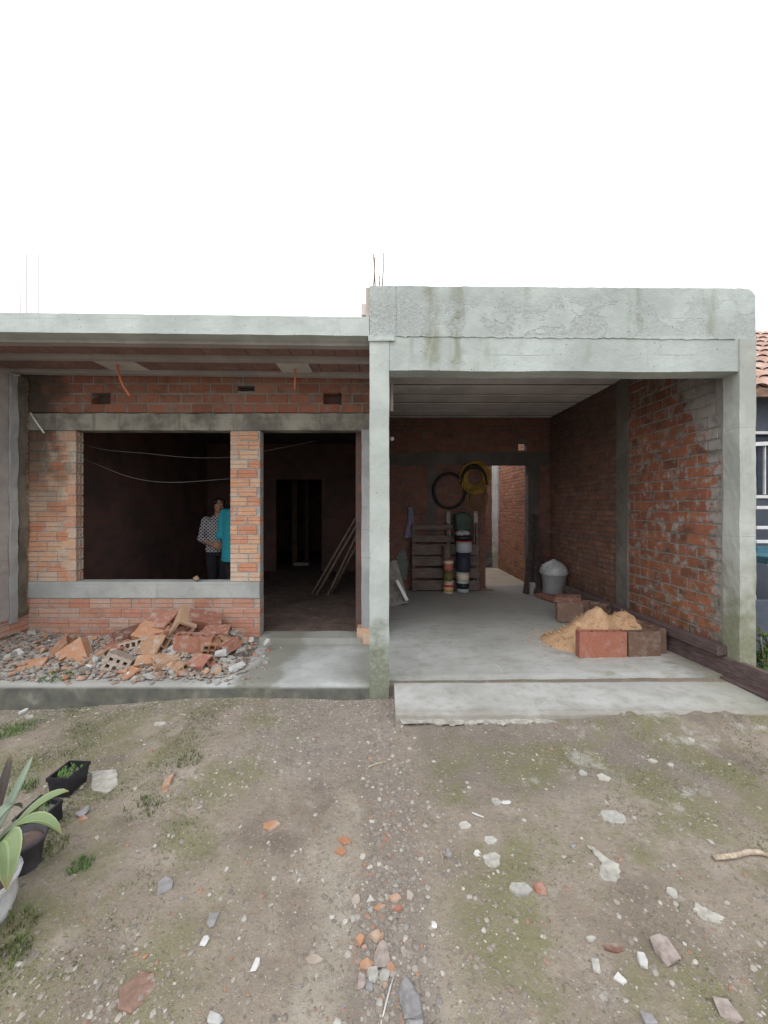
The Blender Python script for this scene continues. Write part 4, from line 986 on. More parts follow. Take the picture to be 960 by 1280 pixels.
# ================================================================== HANGING CONDUITS, WIRES
def cable(name, pts, r, mat, label, cat, group=None):
    mb = MB(); P = [Vector(p) for p in pts]; Q = []
    for i in range(len(P)-1):
        a = P[max(i-1, 0)]; b = P[i]; c = P[i+1]; d = P[min(i+2, len(P)-1)]
        for k in range(6):
            t = k/6; Q.append(.5*((2*b)+(c-a)*t+(2*a-5*b+4*c-d)*t*t+(3*b-a-3*c+d)*t**3))
    Q.append(P[-1]); mb.tube(Q, r, 7); return tag(mb.build(name, mat), label, cat, group)
uv = lambda u, v, Y: (X(u, Y), Y, Zv(v, Y))
cable('conduit', [uv(146, 451, 4.0), uv(148, 465, 3.98), uv(153, 480, 3.96), uv(162, 495, 3.94)], .012, M_CONDUIT, 'curved orange conduit hanging from the left ceiling plate above the window', 'conduit', 'orange conduits under the porch roof')
cable('conduit', [uv(369, 452, 4.05), uv(369, 466, 4.05), uv(368.5, 487, 4.05)], .011, M_CONDUIT, 'straight orange conduit hanging from the right ceiling plate above the doorway', 'conduit', 'orange conduits under the porch roof')
cable('cable', [uv(38, 516, 4.25), uv(45, 527, 4.2), uv(55, 541, 4.15)], .008, M_PVC, 'short white cable end sticking out of the left porch corner', 'cable')
cable('wire', [uv(80, 563, 4.6), uv(120, 580, 4.7), uv(165, 597, 4.8), uv(215, 603, 4.9), uv(292, 598, 5.0)], .004, M_WIRE, 'lower sagging wire crossing the dark window opening', 'wire', 'wires in the dark room')
cable('wire', [uv(80, 546, 4.6), uv(125, 561, 4.7), uv(185, 567, 4.8), uv(240, 572, 4.9), uv(295, 571, 5.0), uv(335, 563, 5.1), uv(395, 551, 5.2)], .004, M_WIRE, 'upper thin wire running across the window opening and on behind the pillar', 'wire', 'wires in the dark room')
# poles leaning in the doorway
for (u0, v0, Y0, u1, v1, Y1, l) in (
    (391, 739, 6.45, 452, 636, 5.9, 'leftmost grey pole leaning in the dark doorway'), (396.5, 739, 6.4, 456, 640, 5.9, 'second pole from the left leaning in the dark doorway'),
    (410.5, 740, 6.35, 457, 647, 5.9, 'third pole from the left leaning in the dark doorway'), (413.5, 738, 6.4, 458, 660, 6.0, 'rightmost thin pole leaning in the dark doorway')):
    mb = MB(); a = Vector(uv(u0, v0, Y0)); b = Vector(uv(u1, v1, Y1)); a.z = .165; mb.bar(a, b, .046, .034)
    tag(mb.build('wooden_pole', M_POLE), l, 'pole', 'poles leaning in the doorway')

# ================================================================== IN THE GARAGE
mb = MB(); n = 64; sx, sy = 2.36, 4.30     # sand heap
V = []; Fc = []
def sandh(dx, dy):
    r1 = math.hypot((dx+.02)/.40, dy/.42); r2 = math.hypot((dx-.30)/.26, (dy+.03)/.34); r3 = math.hypot((dx+.30)/.36, (dy+.05)/.36)
    h = (max(0, .37*(1-r1**1.35))**3+max(0, .31*(1-r2**1.7))**3+max(0, .17*(1-r3**1.25))**3)**(1/3)
    return h*(1+.20*noise.fractal(Vector((dx*5, dy*5, 2)), 1, 2, 4))+.011*noise.fractal(Vector((dx*16, dy*16, 5)), 1.1, 2, 3)*min(1, h*12) - .03*math.exp(-((dx-.14-.25*dy)/.04)**2)*min(1, h*5)
for j in range(n):
    for i in range(n):
        dx, dy = -.85+1.55*i/(n-1), -.6+1.15*j/(n-1); h_ = sandh(dx, dy); V.append((dx, dy, h_-.012+(fz(sx+dx, 0)-fz(sx, 0))-(.03 if h_ < .004 else 0)))
mb.add(V, [[j*n+i, j*n+i+1, (j+1)*n+i+1, (j+1)*n+i] for j in range(n-1) for i in range(n-1)], 0, None, True)
r = random.Random(3)
for _ in range(260):
    a = r.uniform(0, 6.28); d = r.uniform(.3, 1.05); dx, dy = -.1+d*.75*math.cos(a), d*.5*math.sin(a); s = r.uniform(.006, .014); mb.stone((dx, dy, sandh(dx, dy)+(fz(sx+dx, 0)-fz(sx, 0))), (s, s, s*.7), r)
tag(mb.build('sand_heap', M_SAND, loc=(sx, sy, fz(sx, 0))), 'heap of orange sand on the garage floor held by clay blocks', 'sand heap')
def gblock(c, h, n, dims, holes, mat, label, name='clay_block', wall=.018):
    mb = MB(); mb.hollow(Matrix.Identity(3), (0, 0, 0), dims[0], dims[1], dims[2], holes[0], holes[1], wall, 0, .003, random.Random(int(c[0]*100)))
    o = mb.build(name, mat, loc=c); o.rotation_euler = frame(h, n).to_euler(); return tag(o, label, 'block', 'clay blocks around the sand heap')
fl = lambda x: fz(x, 0)
gblock((2.13, 3.85, fl(2.15)+.12), (0, 0.02, 1), (0, -1, 0), (.25, .46, .085), (3, 1), M_CLAY_BL, 'bright red clay block standing in front of the sand heap')
gblock((2.54, 3.865, fl(2.5)+.115), (0, .03, 1), (.06, -1, 0), (.24, .325, .085), (2, 1), M_CLAY_B, 'dark brown clay block standing right of the red one')
gblock((2.735, 4.08, fl(2.7)+.12), (0, .02, 1), (1, .12, 0), (.24, .40, .085), (3, 1), M_CLAY_B, 'brown clay block standing side on behind the dark brown one, closing the sand heap')
gblock((2.36, 5.0, fl(2.4)+.13), (.95, -.3, .02), (.0, 0.02, 1), (.30, .2, .24), (2, 2), M_CLAY_B, 'brown clay block standing behind the left of the sand heap', wall=.02)
gblock((2.36, 5.03, fl(2.4)+.285), (.9, -.42, .06), (-.05, -.05, 1), (.30, .2, .065), (2, 1), M_CLAY_D, 'flat dusty clay block lying on the brown block behind the sand')
for i, (x, y, z, l) in enumerate(((2.50, 4.92, .20, 'left'), (2.585, 4.86, .19, 'middle'), (2.66, 4.80, .185, 'right'))):
    gblock((x, y, fl(x)+z), (.5, -.85, .1), (-.35, -.1, .93), (.2, .075, .17), (1, 2), M_CLAY_B, l+' one of three thin clay bricks leaning between the sand heap and the timber', name='leaning_brick', wall=.012)
# timbers along the right wall
mb = MB(); a = Vector((2.73, 5.9, .36)); b = Vector((2.925, 3.38, .355)); mb.bar(a, b, .10, .085, bev=.006, jit=.002)
tag(mb.build('timber_beam', M_BEAMW), 'upper dark timber beam lying on top of the long plank beside the right wall', 'beam', 'timbers beside the right wall')
mb = MB(); a = Vector((2.70, 5.6, .21)); b = Vector((3.05, 2.72, .205)); d = (b-a).normalized()
mb.bar(a, b, .055, .19, bev=.005, jit=.002)
lo = mb.build('timber_plank', M_BEAMW); tag(lo, 'long dark timber plank on edge running out of the garage past the right column', 'beam', 'timbers beside the right wall')
mb = MB(); o_ = Vector((-.052, 0, -.085)); mb.bar(a+o_, b+o_+Vector((0, .12, 0)), .035, .022, bev=.004, jit=.001)
tag(mb.build('timber_batten', M_BEAMW), 'thin dark batten lying along the foot of the long plank', 'beam', 'timbers beside the right wall')
# tray and bucket with its plastic bag
t = empty('paint_bucket', (2.73, 6.30, fl(2.7)+.075), 'grey bucket bulging with a clear plastic bag, standing on a red tray', 'bucket')
mb = MB(); mb.lathe([(.155, 0), (.165, .006), (.190, .33), (.204, .332), (.206, .36), (.19, .365), (.178, .355), (.15, .03), (0.01, .025)], seg=32)
mb.build('bucket_body', M_GREYP, t, (0, 0, 0))
mb = MB(); V = []; ns = 28; prof = [(.202, .30), (.214, .335), (.205, .385), (.175, .44), (.125, .48), (.07, .505), (.035, .53), (.012, .54)]
for (r_, z_) in prof:
    for k in range(ns):
        a = 2*math.pi*k/ns; q = 1+.05*noise.noise(Vector((math.cos(a)*3, math.sin(a)*3, z_*9)))+.03*math.sin(a*9+z_*20); V.append((r_*q*math.cos(a), r_*q*math.sin(a), z_))
mb.add(V, [[i*ns+k, i*ns+(k+1) % ns, (i+1)*ns+(k+1) % ns, (i+1)*ns+k] for i in range(len(prof)-1) for k in range(ns)]+[[(len(prof)-1)*ns+k for k in range(ns)]], 0, None, True)
mb.build('plastic_bag', M_BAG, t, (0, 0, 0))
mb = MB(); mb.bar((2.50, 6.12, fl(2.6)+.035), (2.93, 6.25, fl(2.6)+.035), .42, .06, bev=.008, jit=.003)
tag(mb.build('clay_tray', M_CLAY_R), 'flat red brown slab on the floor beneath the grey bucket', 'slab')
for (x, y, z0, x1, y1, z1, w, h, l) in ((2.44, 6.62, .12, 2.66, 6.95, 1.45, .10, .07, 'tall black timber leaning into the corner beside the bucket'), (2.37, 6.55, .12, 2.53, 6.8, .72, .09, .06, 'short black timber leaning left of the tall one beside the bucket'),
    (2.52, 6.45, .12, 2.66, 6.8, .98, .12, .06, 'middle black timber leaning between the bucket and the tall one')):
    mb = MB(); mb.bar((x, y, z0+.03), (x1, y1, z1), w, h, (0, 1, 0), bev=.006, jit=.004); tag(mb.build('leaning_timber', M_OFFCUT), l, 'timber', 'black timbers leaning in the garage corner')
mb = MB(); mb.bar((X(663, 6.55)-.03, 6.5, fl(2.4)+.1), (X(663, 6.55)+.05, 6.5, fl(2.4)+.1), .08, .2, bev=.006); tag(mb.build('grey_offcut', M_CHUNK), 'small grey block standing at the foot of the black timbers', 'block')
# pallet
pl = empty('wooden_pallet', (X(557, 6.9), 6.92, fl(1.1)), 'weathered wooden pallet standing upright against the back wall', 'pallet')
PX0, PXE = X(515.5, 6.92), X(599.5, 6.92); Pw = PXE-PX0; ox = (PX0+PXE)/2
ptop = Zv(654, 6.92)-fl(1.1)
M_tilt = 6.92
lean = lambda z: .05*z
def pslat(x0, x1, z0, z1, y, nm, mat=M_PALLET, t=.02):
    mb = MB(); mb.bar((x0-ox, y+lean((z0+z1)/2), (z0+z1)/2), (x1-ox, y+lean((z0+z1)/2), (z0+z1)/2), t, z1-z0, bev=.003, jit=.002); return mb.build(nm, mat, pl, (0, 0, 0))
zz = lambda cy: Zv(640+cy/6.857, 6.92)-fl(1.1)
for (a, b) in ((110, 152), (203, 258), (275, 366), (378, 458), (478, 562), (582, 664)):
    xe = PXE if a > 250 else X(569, 6.92)
    pslat(PX0, xe, zz(b), zz(a), -.05, 'slat')
for u in (518, 560.5, 597):
    mb = MB(); x = X(u, 6.92)-ox; mb.bar((x, 0, .0), (x, lean(ptop), ptop), .085, .04, (1, 0, 0), bev=.003, jit=.002); mb.build('stringer', M_PALLET, pl, (0, 0, 0))
for (u, v0) in ((560.5, 639), (594.5, 639)):
    mb = MB(); mb.bar((X(u, 7.0), 6.985, fl(1)+.0), (X(u, 7.03), 7.03, Zv(v0, 7.03)), .07, .022, (0, 1, 0), bev=.003)
    tag(mb.build('pale_board', M_PALEBOARD), ('left' if u < 580 else 'right')+' pale board sticking up behind the pallet', 'board', 'boards behind the pallet')
def can(u, v_top, v_bot, w_px, mats, bands, label, name='paint_can', cat='can', Y=6.75, group='containers stacked before the pallet', lid=None):
    z0, z1 = Zv(v_bot, Y), Zv(v_top, Y); r_ = w_px/2*Y/F; h = z1-z0
    e = empty(name, (X(u, Y), Y, z0), label, cat, group)
    mb = MB(); prof = [(r_*.94, 0), (r_*.97, h*.03)]+[(r_*(.97+.02*b), h*b) for b in (.3, .6)]+[(r_, h*.94), (r_*1.03, h*.945), (r_*1.03, h*.985), (r_*.95, h*.99), (r_*.93, h*.96)]
    mb.lathe(prof, seg=28); mb.build('body', mats[0], e, (0, 0, 0))
    for (a, b, m) in bands:
        mb = MB(); mb.lathe([(r_*.9, h*a), (r_*1.008, h*a+.001), (r_*1.012, h*b-.001), (r_*.9, h*b)], seg=28); mb.build('label_band', m, e, (0, 0, 0))
    if lid:
        mb = MB(); mb.lathe([(r_*1.02, h*.93), (r_*1.07, h*.935), (r_*1.07, h*1.0), (r_*.9, h*1.012)], seg=28); mb.build('lid', lid, e, (0, 0, 0))
    return e
can(560.5, 725.5, 741, 12.5, [M_CREAM], [(.15, .42, M_AMBER), (.5, .72, M_RED)], 'lowest small paint can with white, red and amber bands before the pallet')
can(560.5, 712.5, 725.5, 12, [M_OLIVE], [], 'olive brown can on the white and red banded can')
can(560.5, 698.5, 712.5, 12, [M_PINKCAN], [(.6, .85, M_CREAM)], 'faded red paint can near the top of the small can column')
can(558.5, 681, 698.5, 10, [M_PALLET], [], 'dull brown tin on top of the small can column')
can(578.5, 714.5, 739.5, 15.5, [M_GREYP], [(.55, .92, M_CREAM), (.18, .45, M_BLACK)], 'grey tin with pale upper label at the foot of the wide stack', lid=M_GREYP)
can(579, 690, 714.5, 18, [M_NAVY], [], 'dark navy bucket on the grey tin in the wide stack', name='dark_bucket', cat='bucket')
can(580, 676, 690, 20, [M_GREYP], [], 'grey bucket with bright red lid in the wide stack', name='lidded_bucket', cat='bucket', lid=M_RED)
mb = MB(); Y = 6.75
V, Fs = ICO3
mb.add([Vector((v.x*.165*(1+.2*noise.noise(v*3)), v.y*.13*(1+.2*noise.noise(v*4)), v.z*.06*(1+.3*noise.noise(v*3)))) for v in V], Fs, 0, None, True)
tag(mb.build('black_bag', M_BLACK, loc=(X(580, Y), Y, Zv(672, Y))), 'crumpled black bag lying on the red bucket lid', 'bag')
mb = MB(); mb.add([Vector((v.x*.125*(1+.3*noise.noise(v*4)), v.y*.11*(1+.3*noise.noise(v*5)), v.z*.055*(1+.5*noise.noise(v*5)))) for v in V], Fs, 0, None, True)
tag(mb.build('crumpled_cloth', M_CLOTH, loc=(X(578, Y), Y-.01, Zv(666.5, Y))), 'crumpled grey white cloth below the dark green tarp bundle', 'cloth')
mb = MB(); sq = lambda t: math.copysign(abs(t)**.45, t)
mb.add([Vector((sq(v.x)*.145*(1+.16*noise.noise(v*3)), sq(v.y)*.11*(1+.25*noise.noise(v*4)), sq(v.z)*.165*(1+.22*noise.noise(v*2.3+Vector((5, 1, 0)))))) for v in V], Fs, 0, None, True)
tag(mb.build('tarp_bundle', M_TARP, loc=(X(578, Y+.08), Y+.08, Zv(652, Y)-.01)), 'dark green tarp bundle at the top of the wide stack before the pallet', 'tarp')
# on the back wall
wy = GB-.04
mb = MB(); mb.ring(uv(561.5, 613.5, wy), (1, 0, 0), (0, 0, 1), .285, .31, .024, 56, 10)
e = empty('bicycle_wheel', uv(561.5, 613.5, wy), 'black bicycle tyre hanging on the garage back wall', 'tyre')
mb.build('tyre', M_RUBBER, e)
mb = MB(); mb.ring(uv(561.5, 613.5, wy), (1, 0, 0), (0, 0, 1), .262, .287, .010, 48, 6); mb.build('tube_edge', M_OFFCUT, e)
e = empty('hose_coil', uv(594, 597, wy), 'thick yellow hose coil hanging high on the back wall right of the tyre', 'hose')
mb = MB(); r = random.Random(4)
for k in range(13):
    q = .145+.012*k; mb.ring(uv(594+r.uniform(-.5, .5), 597+r.uniform(-.6, .6), wy-.012-.008*(k % 3)), (1, 0, 0), (0, 0, 1), q*.98, q*1.02, .0085, 48, 6, 0, .02, r)
mb.build('coil', M_YELLOW, e)
e = empty('cord_coil', uv(598, 622, wy), 'loose thin yellow cord loops hanging below the thick yellow hose', 'cord')
mb = MB()
for k in range(9):
    mb.ring(uv(598+r.uniform(-2, 2), 622+r.uniform(-3, 4), wy-.02-.006*k), (1, 0, 0), (0, 0, 1), r.uniform(.11, .20), r.uniform(.16, .25), .005, 40, 5, 0, .06, r)
mb.build('coil', M_STRAW, e)
mb = MB(); P = [uv(576+33*i/20, 606-23*math.sqrt(max(0, 1-((i-10)/10)**2)), wy-.09) for i in range(21)]; mb.tube(P, [.012+.030*math.sin(math.pi*i/20) for i in range(21)], 8)
tag(mb.build('black_hose', M_RUBBER), 'arched black hose hanging across the thick yellow coil', 'hose')
mb = MB(); V = []; Fc = []; n = 12
for j in range(n+1):
    for i in range(7):
        f = j/n; wd = .035+.05*f; V.append((X(512.5, wy)+(i/6-.5)*2*wd+.02*math.sin(f*5), wy-.02+.018*math.sin(i*2.1+f*2), Zv(634, wy)-(f*.55)))
mb.add(V, [[j*7+i, j*7+i+1, (j+1)*7+i+1, (j+1)*7+i] for j in range(n) for i in range(6)], 0, None, True)
mb.add([Vector(v)+Vector((0, .012, 0)) for v in V], [[j*7+i, (j+1)*7+i, (j+1)*7+i+1, j*7+i+1] for j in range(n) for i in range(6)], 0, None, True)
tag(mb.build('hanging_cloth', M_PURPLE), 'narrow lilac grey cloth hanging on the back wall left of the pallet', 'cloth')
# left wall of the garage: pipe, lamp, boards
e = empty('wall_pipe', (.06, 4.6, 2.6), 'short white pipe on the garage left wall just under the ceiling', 'pipe')
mb = MB(); mb.tube([uv(489.6, 480, 4.6), uv(489.6, 514, 4.6)], .020, 10); mb.build('pipe', M_PVC, e)
e = empty('wall_lamp', uv(489.5, 548, 4.7), 'small white bulb in a holder on the garage left wall', 'lamp')
mb = MB(); V, Fs = ICO2; mb.add([Vector(uv(490, 548.5, 4.7))+v*.026 for v in V], Fs, 0, None, True); mb.build('bulb', M_PVC, e)
mb = MB(); mb.tube([uv(489, 553.5, 4.7), uv(489, 558, 4.7)], .017, 10); mb.build('holder', M_BLACK, e)
e = empty('leaning_board', (.12, 5.95, fl(.1)), 'pale framed board leaning on the garage left wall behind the column', 'board')
a = Vector((X(499.0, 5.9), 5.9, fl(0)+.015)); b = Vector((X(484, 6.1), 6.1, Zv(703, 6.1)))
mb = MB(); mb.bar(a, b, .30, .018, (0, 1, .0), bev=.003); mb.build('panel', m_simple('grey_board', (.24, .22, .2), .9, .25, 14, .3, .004), e)
mb = MB(); mb.bar(Vector((X(509, 5.8), 5.8, fl(0)+.11)), Vector((X(496, 5.85), 5.85, Zv(725, 5.85))), .045, .05, (0, 1, 0), bev=.003); mb.build('white_edge', M_PVC, e)
mb = MB(); M4 = Matrix.Translation((X(606, 6.9), 6.88, fl(1.7)+.006)); mb.prism([(-.12, -.06), (.13, -.07), (.15, .05), (-.1, .08)], M4, .006)
tag(mb.build('cardboard_piece', m_simple('brown_card', (.28, .18, .12), .9)), 'brown cardboard scrap on the garage floor beside the pallet', 'cardboard')

# ================================================================== PEOPLE
def fuse(mb, name, mat, parent, voxel=.008, smooth=3):
    """merge overlapping closed shapes into one continuous surface"""
    me = bpy.data.meshes.new(name); me.from_pydata([tuple(v) for v in mb.v], [], mb.f)
    bm = bmesh.new(); bm.from_mesh(me); bmesh.ops.recalc_face_normals(bm, faces=bm.faces[:]); bm.to_mesh(me); bm.free()
    o = bpy.data.objects.new(name, me); col.objects.link(o)
    m = o.modifiers.new('r', 'REMESH'); m.mode = 'VOXEL'; m.voxel_size = voxel
    s = o.modifiers.new('s', 'SMOOTH'); s.factor = .5; s.iterations = smooth
    dg = bpy.context.evaluated_depsgraph_get(); me2 = bpy.data.meshes.new_from_object(o.evaluated_get(dg))
    bpy.data.objects.remove(o); bpy.data.meshes.remove(me)
    me2.name = name; me2.materials.clear(); me2.materials.append(mat)
    me2.polygons.foreach_set('use_smooth', [True]*len(me2.polygons))
    o = bpy.data.objects.new(name, me2); col.objects.link(o); o.parent = parent
    return o
def ell(mb, c, r, M=None):
    V, Fs = ICO3; mb.add([(M @ Vector((v.x*r[0], v.y*r[1], v.z*r[2])) if M else Vector((v.x*r[0], v.y*r[1], v.z*r[2])))+Vector(c) for v in V], Fs)
def limb(mb, pts, rs):
    mb.tube(pts, rs, 12)
    for p, r in zip(pts, rs): ell(mb, p, (r, r, r))
def oval_loft(mb, secs, seg=28):
    """stacked ellipses (z, cx, cy, rx, ry)"""
    V = [(cx+rx*math.cos(2*math.pi*k/seg), cy+ry*math.sin(2*math.pi*k/seg), z) for (z, cx, cy, rx, ry) in secs for k in range(seg)]
    n = len(secs)
    mb.add(V, [[i*seg+k, i*seg+(k+1) % seg, (i+1)*seg+(k+1) % seg, (i+1)*seg+k] for i in range(n-1) for k in range(seg)]+[list(range(seg))[::-1], [(n-1)*seg+k for k in range(seg)]])
def person(loc, H, rz, label, shirt_mat, hem, sleeve, hair, head_turn=0.0, build=1.0, group=None, elbow=.150):
    e = empty('person', loc, label, 'person', None, rz)
    s = H; b = build
    sh = Vector((.108*s*b, 0, .80*s)); hip = Vector((.052*s*b, 0, .52*s))
    mb = MB()
    # torso, neck
    oval_loft(mb, [(.48*s, 0, 0, .085*s*b, .06*s*b), (.54*s, 0, 0, .10*s*b, .07*s*b), (.62*s, 0, -.005*s, .082*s*b, .06*s*b), (.72*s, 0, -.005*s, .10*s*b, .07*s*b), (.79*s, 0, 0, .105*s*b, .055*s*b), (.825*s, 0, .004*s, .055*s, .04*s), (.84*s, 0, .004*s, .034*s, .034*s)])
    limb(mb, [(0, .006*s, .80*s), (0, 0, .885*s)], [.036*s, .032*s])
    # head: skull, jaw, nose, ears, brow
    Mh = Matrix.Rotation(head_turn, 3, 'Z'); hc = Vector((0, -.008*s, .93*s))
    P = lambda x, y, z: hc+Mh @ Vector((x*s, y*s, z*s))
    ell(mb, P(0, .004, .008), (.045*s, .056*s, .058*s), Mh); ell(mb, P(0, -.012, -.028), (.036*s, .042*s, .040*s), Mh); ell(mb, P(0, -.034, -.052), (.018*s, .016*s, .014*s), Mh)
    limb(mb, [P(0, -.050, .010), P(0, -.062, -.014)], [.006*s, .009*s])
    for q in (-1, 1):
        ell(mb, P(.046*q, .006, -.004), (.006*s, .013*s, .019*s), Mh); ell(mb, P(.02*q, -.046, .018), (.016*s, .007*s, .005*s), Mh); ell(mb, P(.025*q, -.036, -.018), (.014*s, .014*s, .014*s), Mh)
        ell(mb, P(0, -.051, -.036), (.014*s, .006*s, .007*s), Mh)
    arms = {}
    for q in (-1, 1):
        S = Vector((sh.x*q, 0, .795*s)); E = Vector((elbow*s*b*q, .03*s, .625*s)); Wp = Vector((.065*s*q, -.105*s, .575*s)); Hd = Vector((.028*s*q, -.122*s, .562*s))
        arms[q] = (S, E, Wp)
        limb(mb, [S, S.lerp(E, .5), E, E.lerp(Wp, .4), Wp], [.034*s, .029*s, .025*s, .024*s, .017*s]); 
        d = (Hd-Wp).normalized(); side = d.cross(Vector((0, 0, 1))).normalized(); up = side.cross(d)
        Mp = Matrix((d, side, up)).transposed(); pc = Wp+d*.035*s; ell(mb, pc, (.034*s, .011*s, .026*s), Mp)
        for k in range(4):        # four bent fingers wrapping over the other hand, thumb above
            L = (.040, .046, .043, .034)[k]*s; f0 = pc+d*.026*s+up*(.017-.0115*k)*s; kn = f0+d*L*.5-side*q*.004*s; tp = kn+d*L*.30-side*q*L*.32*(-1)
            limb(mb, [f0-d*.01*s, kn, tp], [.0062*s, .0056*s, .0046*s])
        limb(mb, [pc-d*.012*s+up*.02*s, pc+d*.012*s+up*.034*s, pc+d*.032*s+up*.03*s], [.0075*s, .0065*s, .0055*s])
        Kn = Vector((.055*s*b*q, -.008*s, .285*s)); An = Vector((.055*s*b*q, .008*s, .045*s)); hp = Vector((hip.x*q, 0, .50*s))
        limb(mb, [hp, hp.lerp(Kn, .5), Kn, Kn.lerp(An, .35), An], [.052*s, .046*s, .034*s, .033*s, .022*s])
        limb(mb, [An+Vector((0, .012*s, -.024*s)), An+Vector((0, -.085*s, -.032*s))], [.022*s, .015*s])
    fuse(mb, 'body', M_SKIN, e, .0065, 4)
    # trousers
    mb = MB(); oval_loft(mb, [(.46*s, 0, 0, .095*s*b, .075*s*b), (.53*s, 0, 0, .106*s*b, .078*s*b), (.585*s, 0, -.003*s, .095*s*b, .07*s*b)])
    for q in (-1, 1):
        Kn = Vector((.055*s*b*q, -.008*s, .285*s)); An = Vector((.055*s*b*q, .008*s, .055*s)); hp = Vector((hip.x*q, 0, .49*s))
        mb.tube([hp, hp.lerp(Kn, .5), Kn, An], [.060*s, .054*s, .044*s, .042*s], 16); ell(mb, hp, (.06*s, .06*s, .06*s))
    fuse(mb, 'trousers', M_TROUS, e, .009, 3)
    for q in (-1, 1):
        mb = MB(); An = Vector((.055*s*b*q, .008*s, .045*s)); limb(mb, [An+Vector((0, .014*s, -.022*s)), An+Vector((0, -.09*s, -.027*s))], [.026*s, .020*s]); fuse(mb, 'shoe', M_SHOE, e, .008, 2)
    # shirt
    mb = MB(); oval_loft(mb, [(hem*s, 0, 0, .122*s*b, .090*s*b), (.58*s, 0, -.003*s, .116*s*b, .086*s*b), (.66*s, 0, -.005*s, .110*s*b, .084*s*b), (.73*s, 0, -.006*s, .117*s*b, .084*s*b), (.785*s, 0, -.002*s, .116*s*b, .068*s*b), (.815*s, 0, .003*s, .082*s*b, .054*s*b), (.838*s, 0, .004*s, .046*s, .043*s)])
    for q in (-1, 1):
        S, E, Wp = arms[q]; mb.tube([S+Vector((-.02*s*q, 0, .0)), S.lerp(E, .1), S.lerp(E, .55), E, E.lerp(Wp, sleeve)], [.046*s, .047*s, .042*s, .040*s, .033*s], 16); ell(mb, S, (.044*s, .044*s, .036*s)); ell(mb, E, (.04*s, .04*s, .04*s))
    fuse(mb, 'shirt', shirt_mat, e, .008, 3)
    # hair, eyes, mouth
    mb = MB(); ell(mb, P(0, .016, .018), (.052*s, .056*s, .058*s), Mh); ell(mb, P(0, .042, -.014), (.042*s, .03*s, .045*s), Mh)
    for q in (-1, 1): ell(mb, P(.036*q, -.014, .034), (.022*s, .034*s, .026*s), Mh); ell(mb, P(.046*q, .012, -.002), (.011*s, .03*s, .036*s), Mh)
    if hair == 'tied': ell(mb, P(0, .085, .02), (.026*s, .026*s, .028*s), Mh)
    fuse(mb, 'hair', M_HAIR, e, .007, 2)
    for q in (-1, 1):
        mb = MB(); V, Fs = ICO2; mb.add([P(.0195*q, -.047, .006)+Mh @ Vector((v.x*.010*s, v.y*.006*s, v.z*.0055*s)) for v in V], Fs, 0, None, True); ew_ = mb.build('eye', M_EYEW, e, (0, 0, 0))
        mb = MB(); mb.add([P(.0195*q, -.0515, .006)+Mh @ Vector((v.x*.0045*s, v.y*.003*s, v.z*.0045*s)) for v in V], Fs, 0, None, True); mb.build('iris', M_EYE, ew_, (0, 0, 0))
        mb = MB(); mb.tube([P((.0195-.011)*q, -.0535, .018), P(.0195*q, -.0545, .021), P((.0195+.012)*q, -.050, .017)], .0022*s, 6); mb.build('eyebrow', M_HAIR, e, (0, 0, 0))
    mb = MB(); V, Fs = ICO2; mb.add([P(0, -.0565, -.036)+Mh @ Vector((v.x*.013*s, v.y*.003*s, v.z*.004*s)) for v in V], Fs, 0, None, True); mb.build('mouth', M_LIP, e, (0, 0, 0))
    return e
person((X(273, 5.75), 5.75, .16), 1.56, R(28), 'person in a black and white checked blouse and dark trousers standing inside the window opening', M_CHECK, .50, .55, 'tied', R(8), .93)
person((X(297, 5.05), 5.05, .16), 1.70, R(158), 'person in a plain teal shirt half hidden behind the brick pillar', M_TEAL, .435, .8, 'short', R(-60), 1.08, elbow=.122)

# ================================================================== POTS AND PLANTS
def strap(mb, base, mid, tip, w, mat=0, n=14, fold=.25, up=(0, 0, 1)):
    base, mid, tip = Vector(base), Vector(mid), Vector(tip); V = []; U = []
    for i in range(n+1):
        t = i/n; p = base*(1-t)**2+mid*2*t*(1-t)+tip*t*t; d = ((mid-base)*(1-t)+(tip-mid)*t).normalized()
        sd = d.cross(Vector(up)).normalized(); nr = sd.cross(d)
        ww = w*(.55+.45*math.sin(min(1, t*1.8)*math.pi/2))*(1 if t < .5 else max(.03, math.cos((t-.5)*math.pi)**.6))
        for k, f in enumerate((-1, -.5, 0, .5, 1)): V.append(p+sd*f*ww/2+nr*(abs(f)**1.3)*ww*fold); U.append(((f+1)/2, t))
    Fc = [[i*5+k, i*5+k+1, i*5+k+6, i*5+k+5] for i in range(n) for k in range(4)]
    m = len(V); V2 = V+[v-Vector((0, 0, .003)) for v in V]; Fc2 = Fc+[[a+m for a in f][::-1] for f in Fc]; UU = U+U
    mb.add(V2, Fc2, mat, [[UU[a] for a in f] for f in Fc2], True)
pc = Vector((-1.585, 1.50, 0))
e = empty('potted_plant', (pc.x, pc.y, gz(pc.x, pc.y)), 'broad strap leaved green plant growing in a torn white bag at the left edge', 'plant')
mb = MB(); gz0 = gz(pc.x, pc.y); ns = 40; V = []; prof = [(.105, -.02), (.125, .02), (.13, .07), (.128, .11), (.135, .14), (.142, .16), (.133, .155), (.12, .11), (.06, .11), (.0, .11)]
for i, (r_, z_) in enumerate(prof):
    for k in range(ns):
        a = 2*math.pi*k/ns; wv = noise.noise(Vector((math.cos(a)*2.5, math.sin(a)*2.5, z_*7)))
        q = 1+.07*wv+.02*math.sin(a*11+z_*14); V.append((r_*q*math.cos(a)+.01*(i in (4, 5)), r_*q*math.sin(a), z_+(.02*wv if 3 < i < 7 else 0)))
mb.add(V, [[i*ns+k, i*ns+(k+1) % ns, (i+1)*ns+(k+1) % ns, (i+1)*ns+k] for i in range(len(prof)-1) for k in range(ns)], 0, None, True)
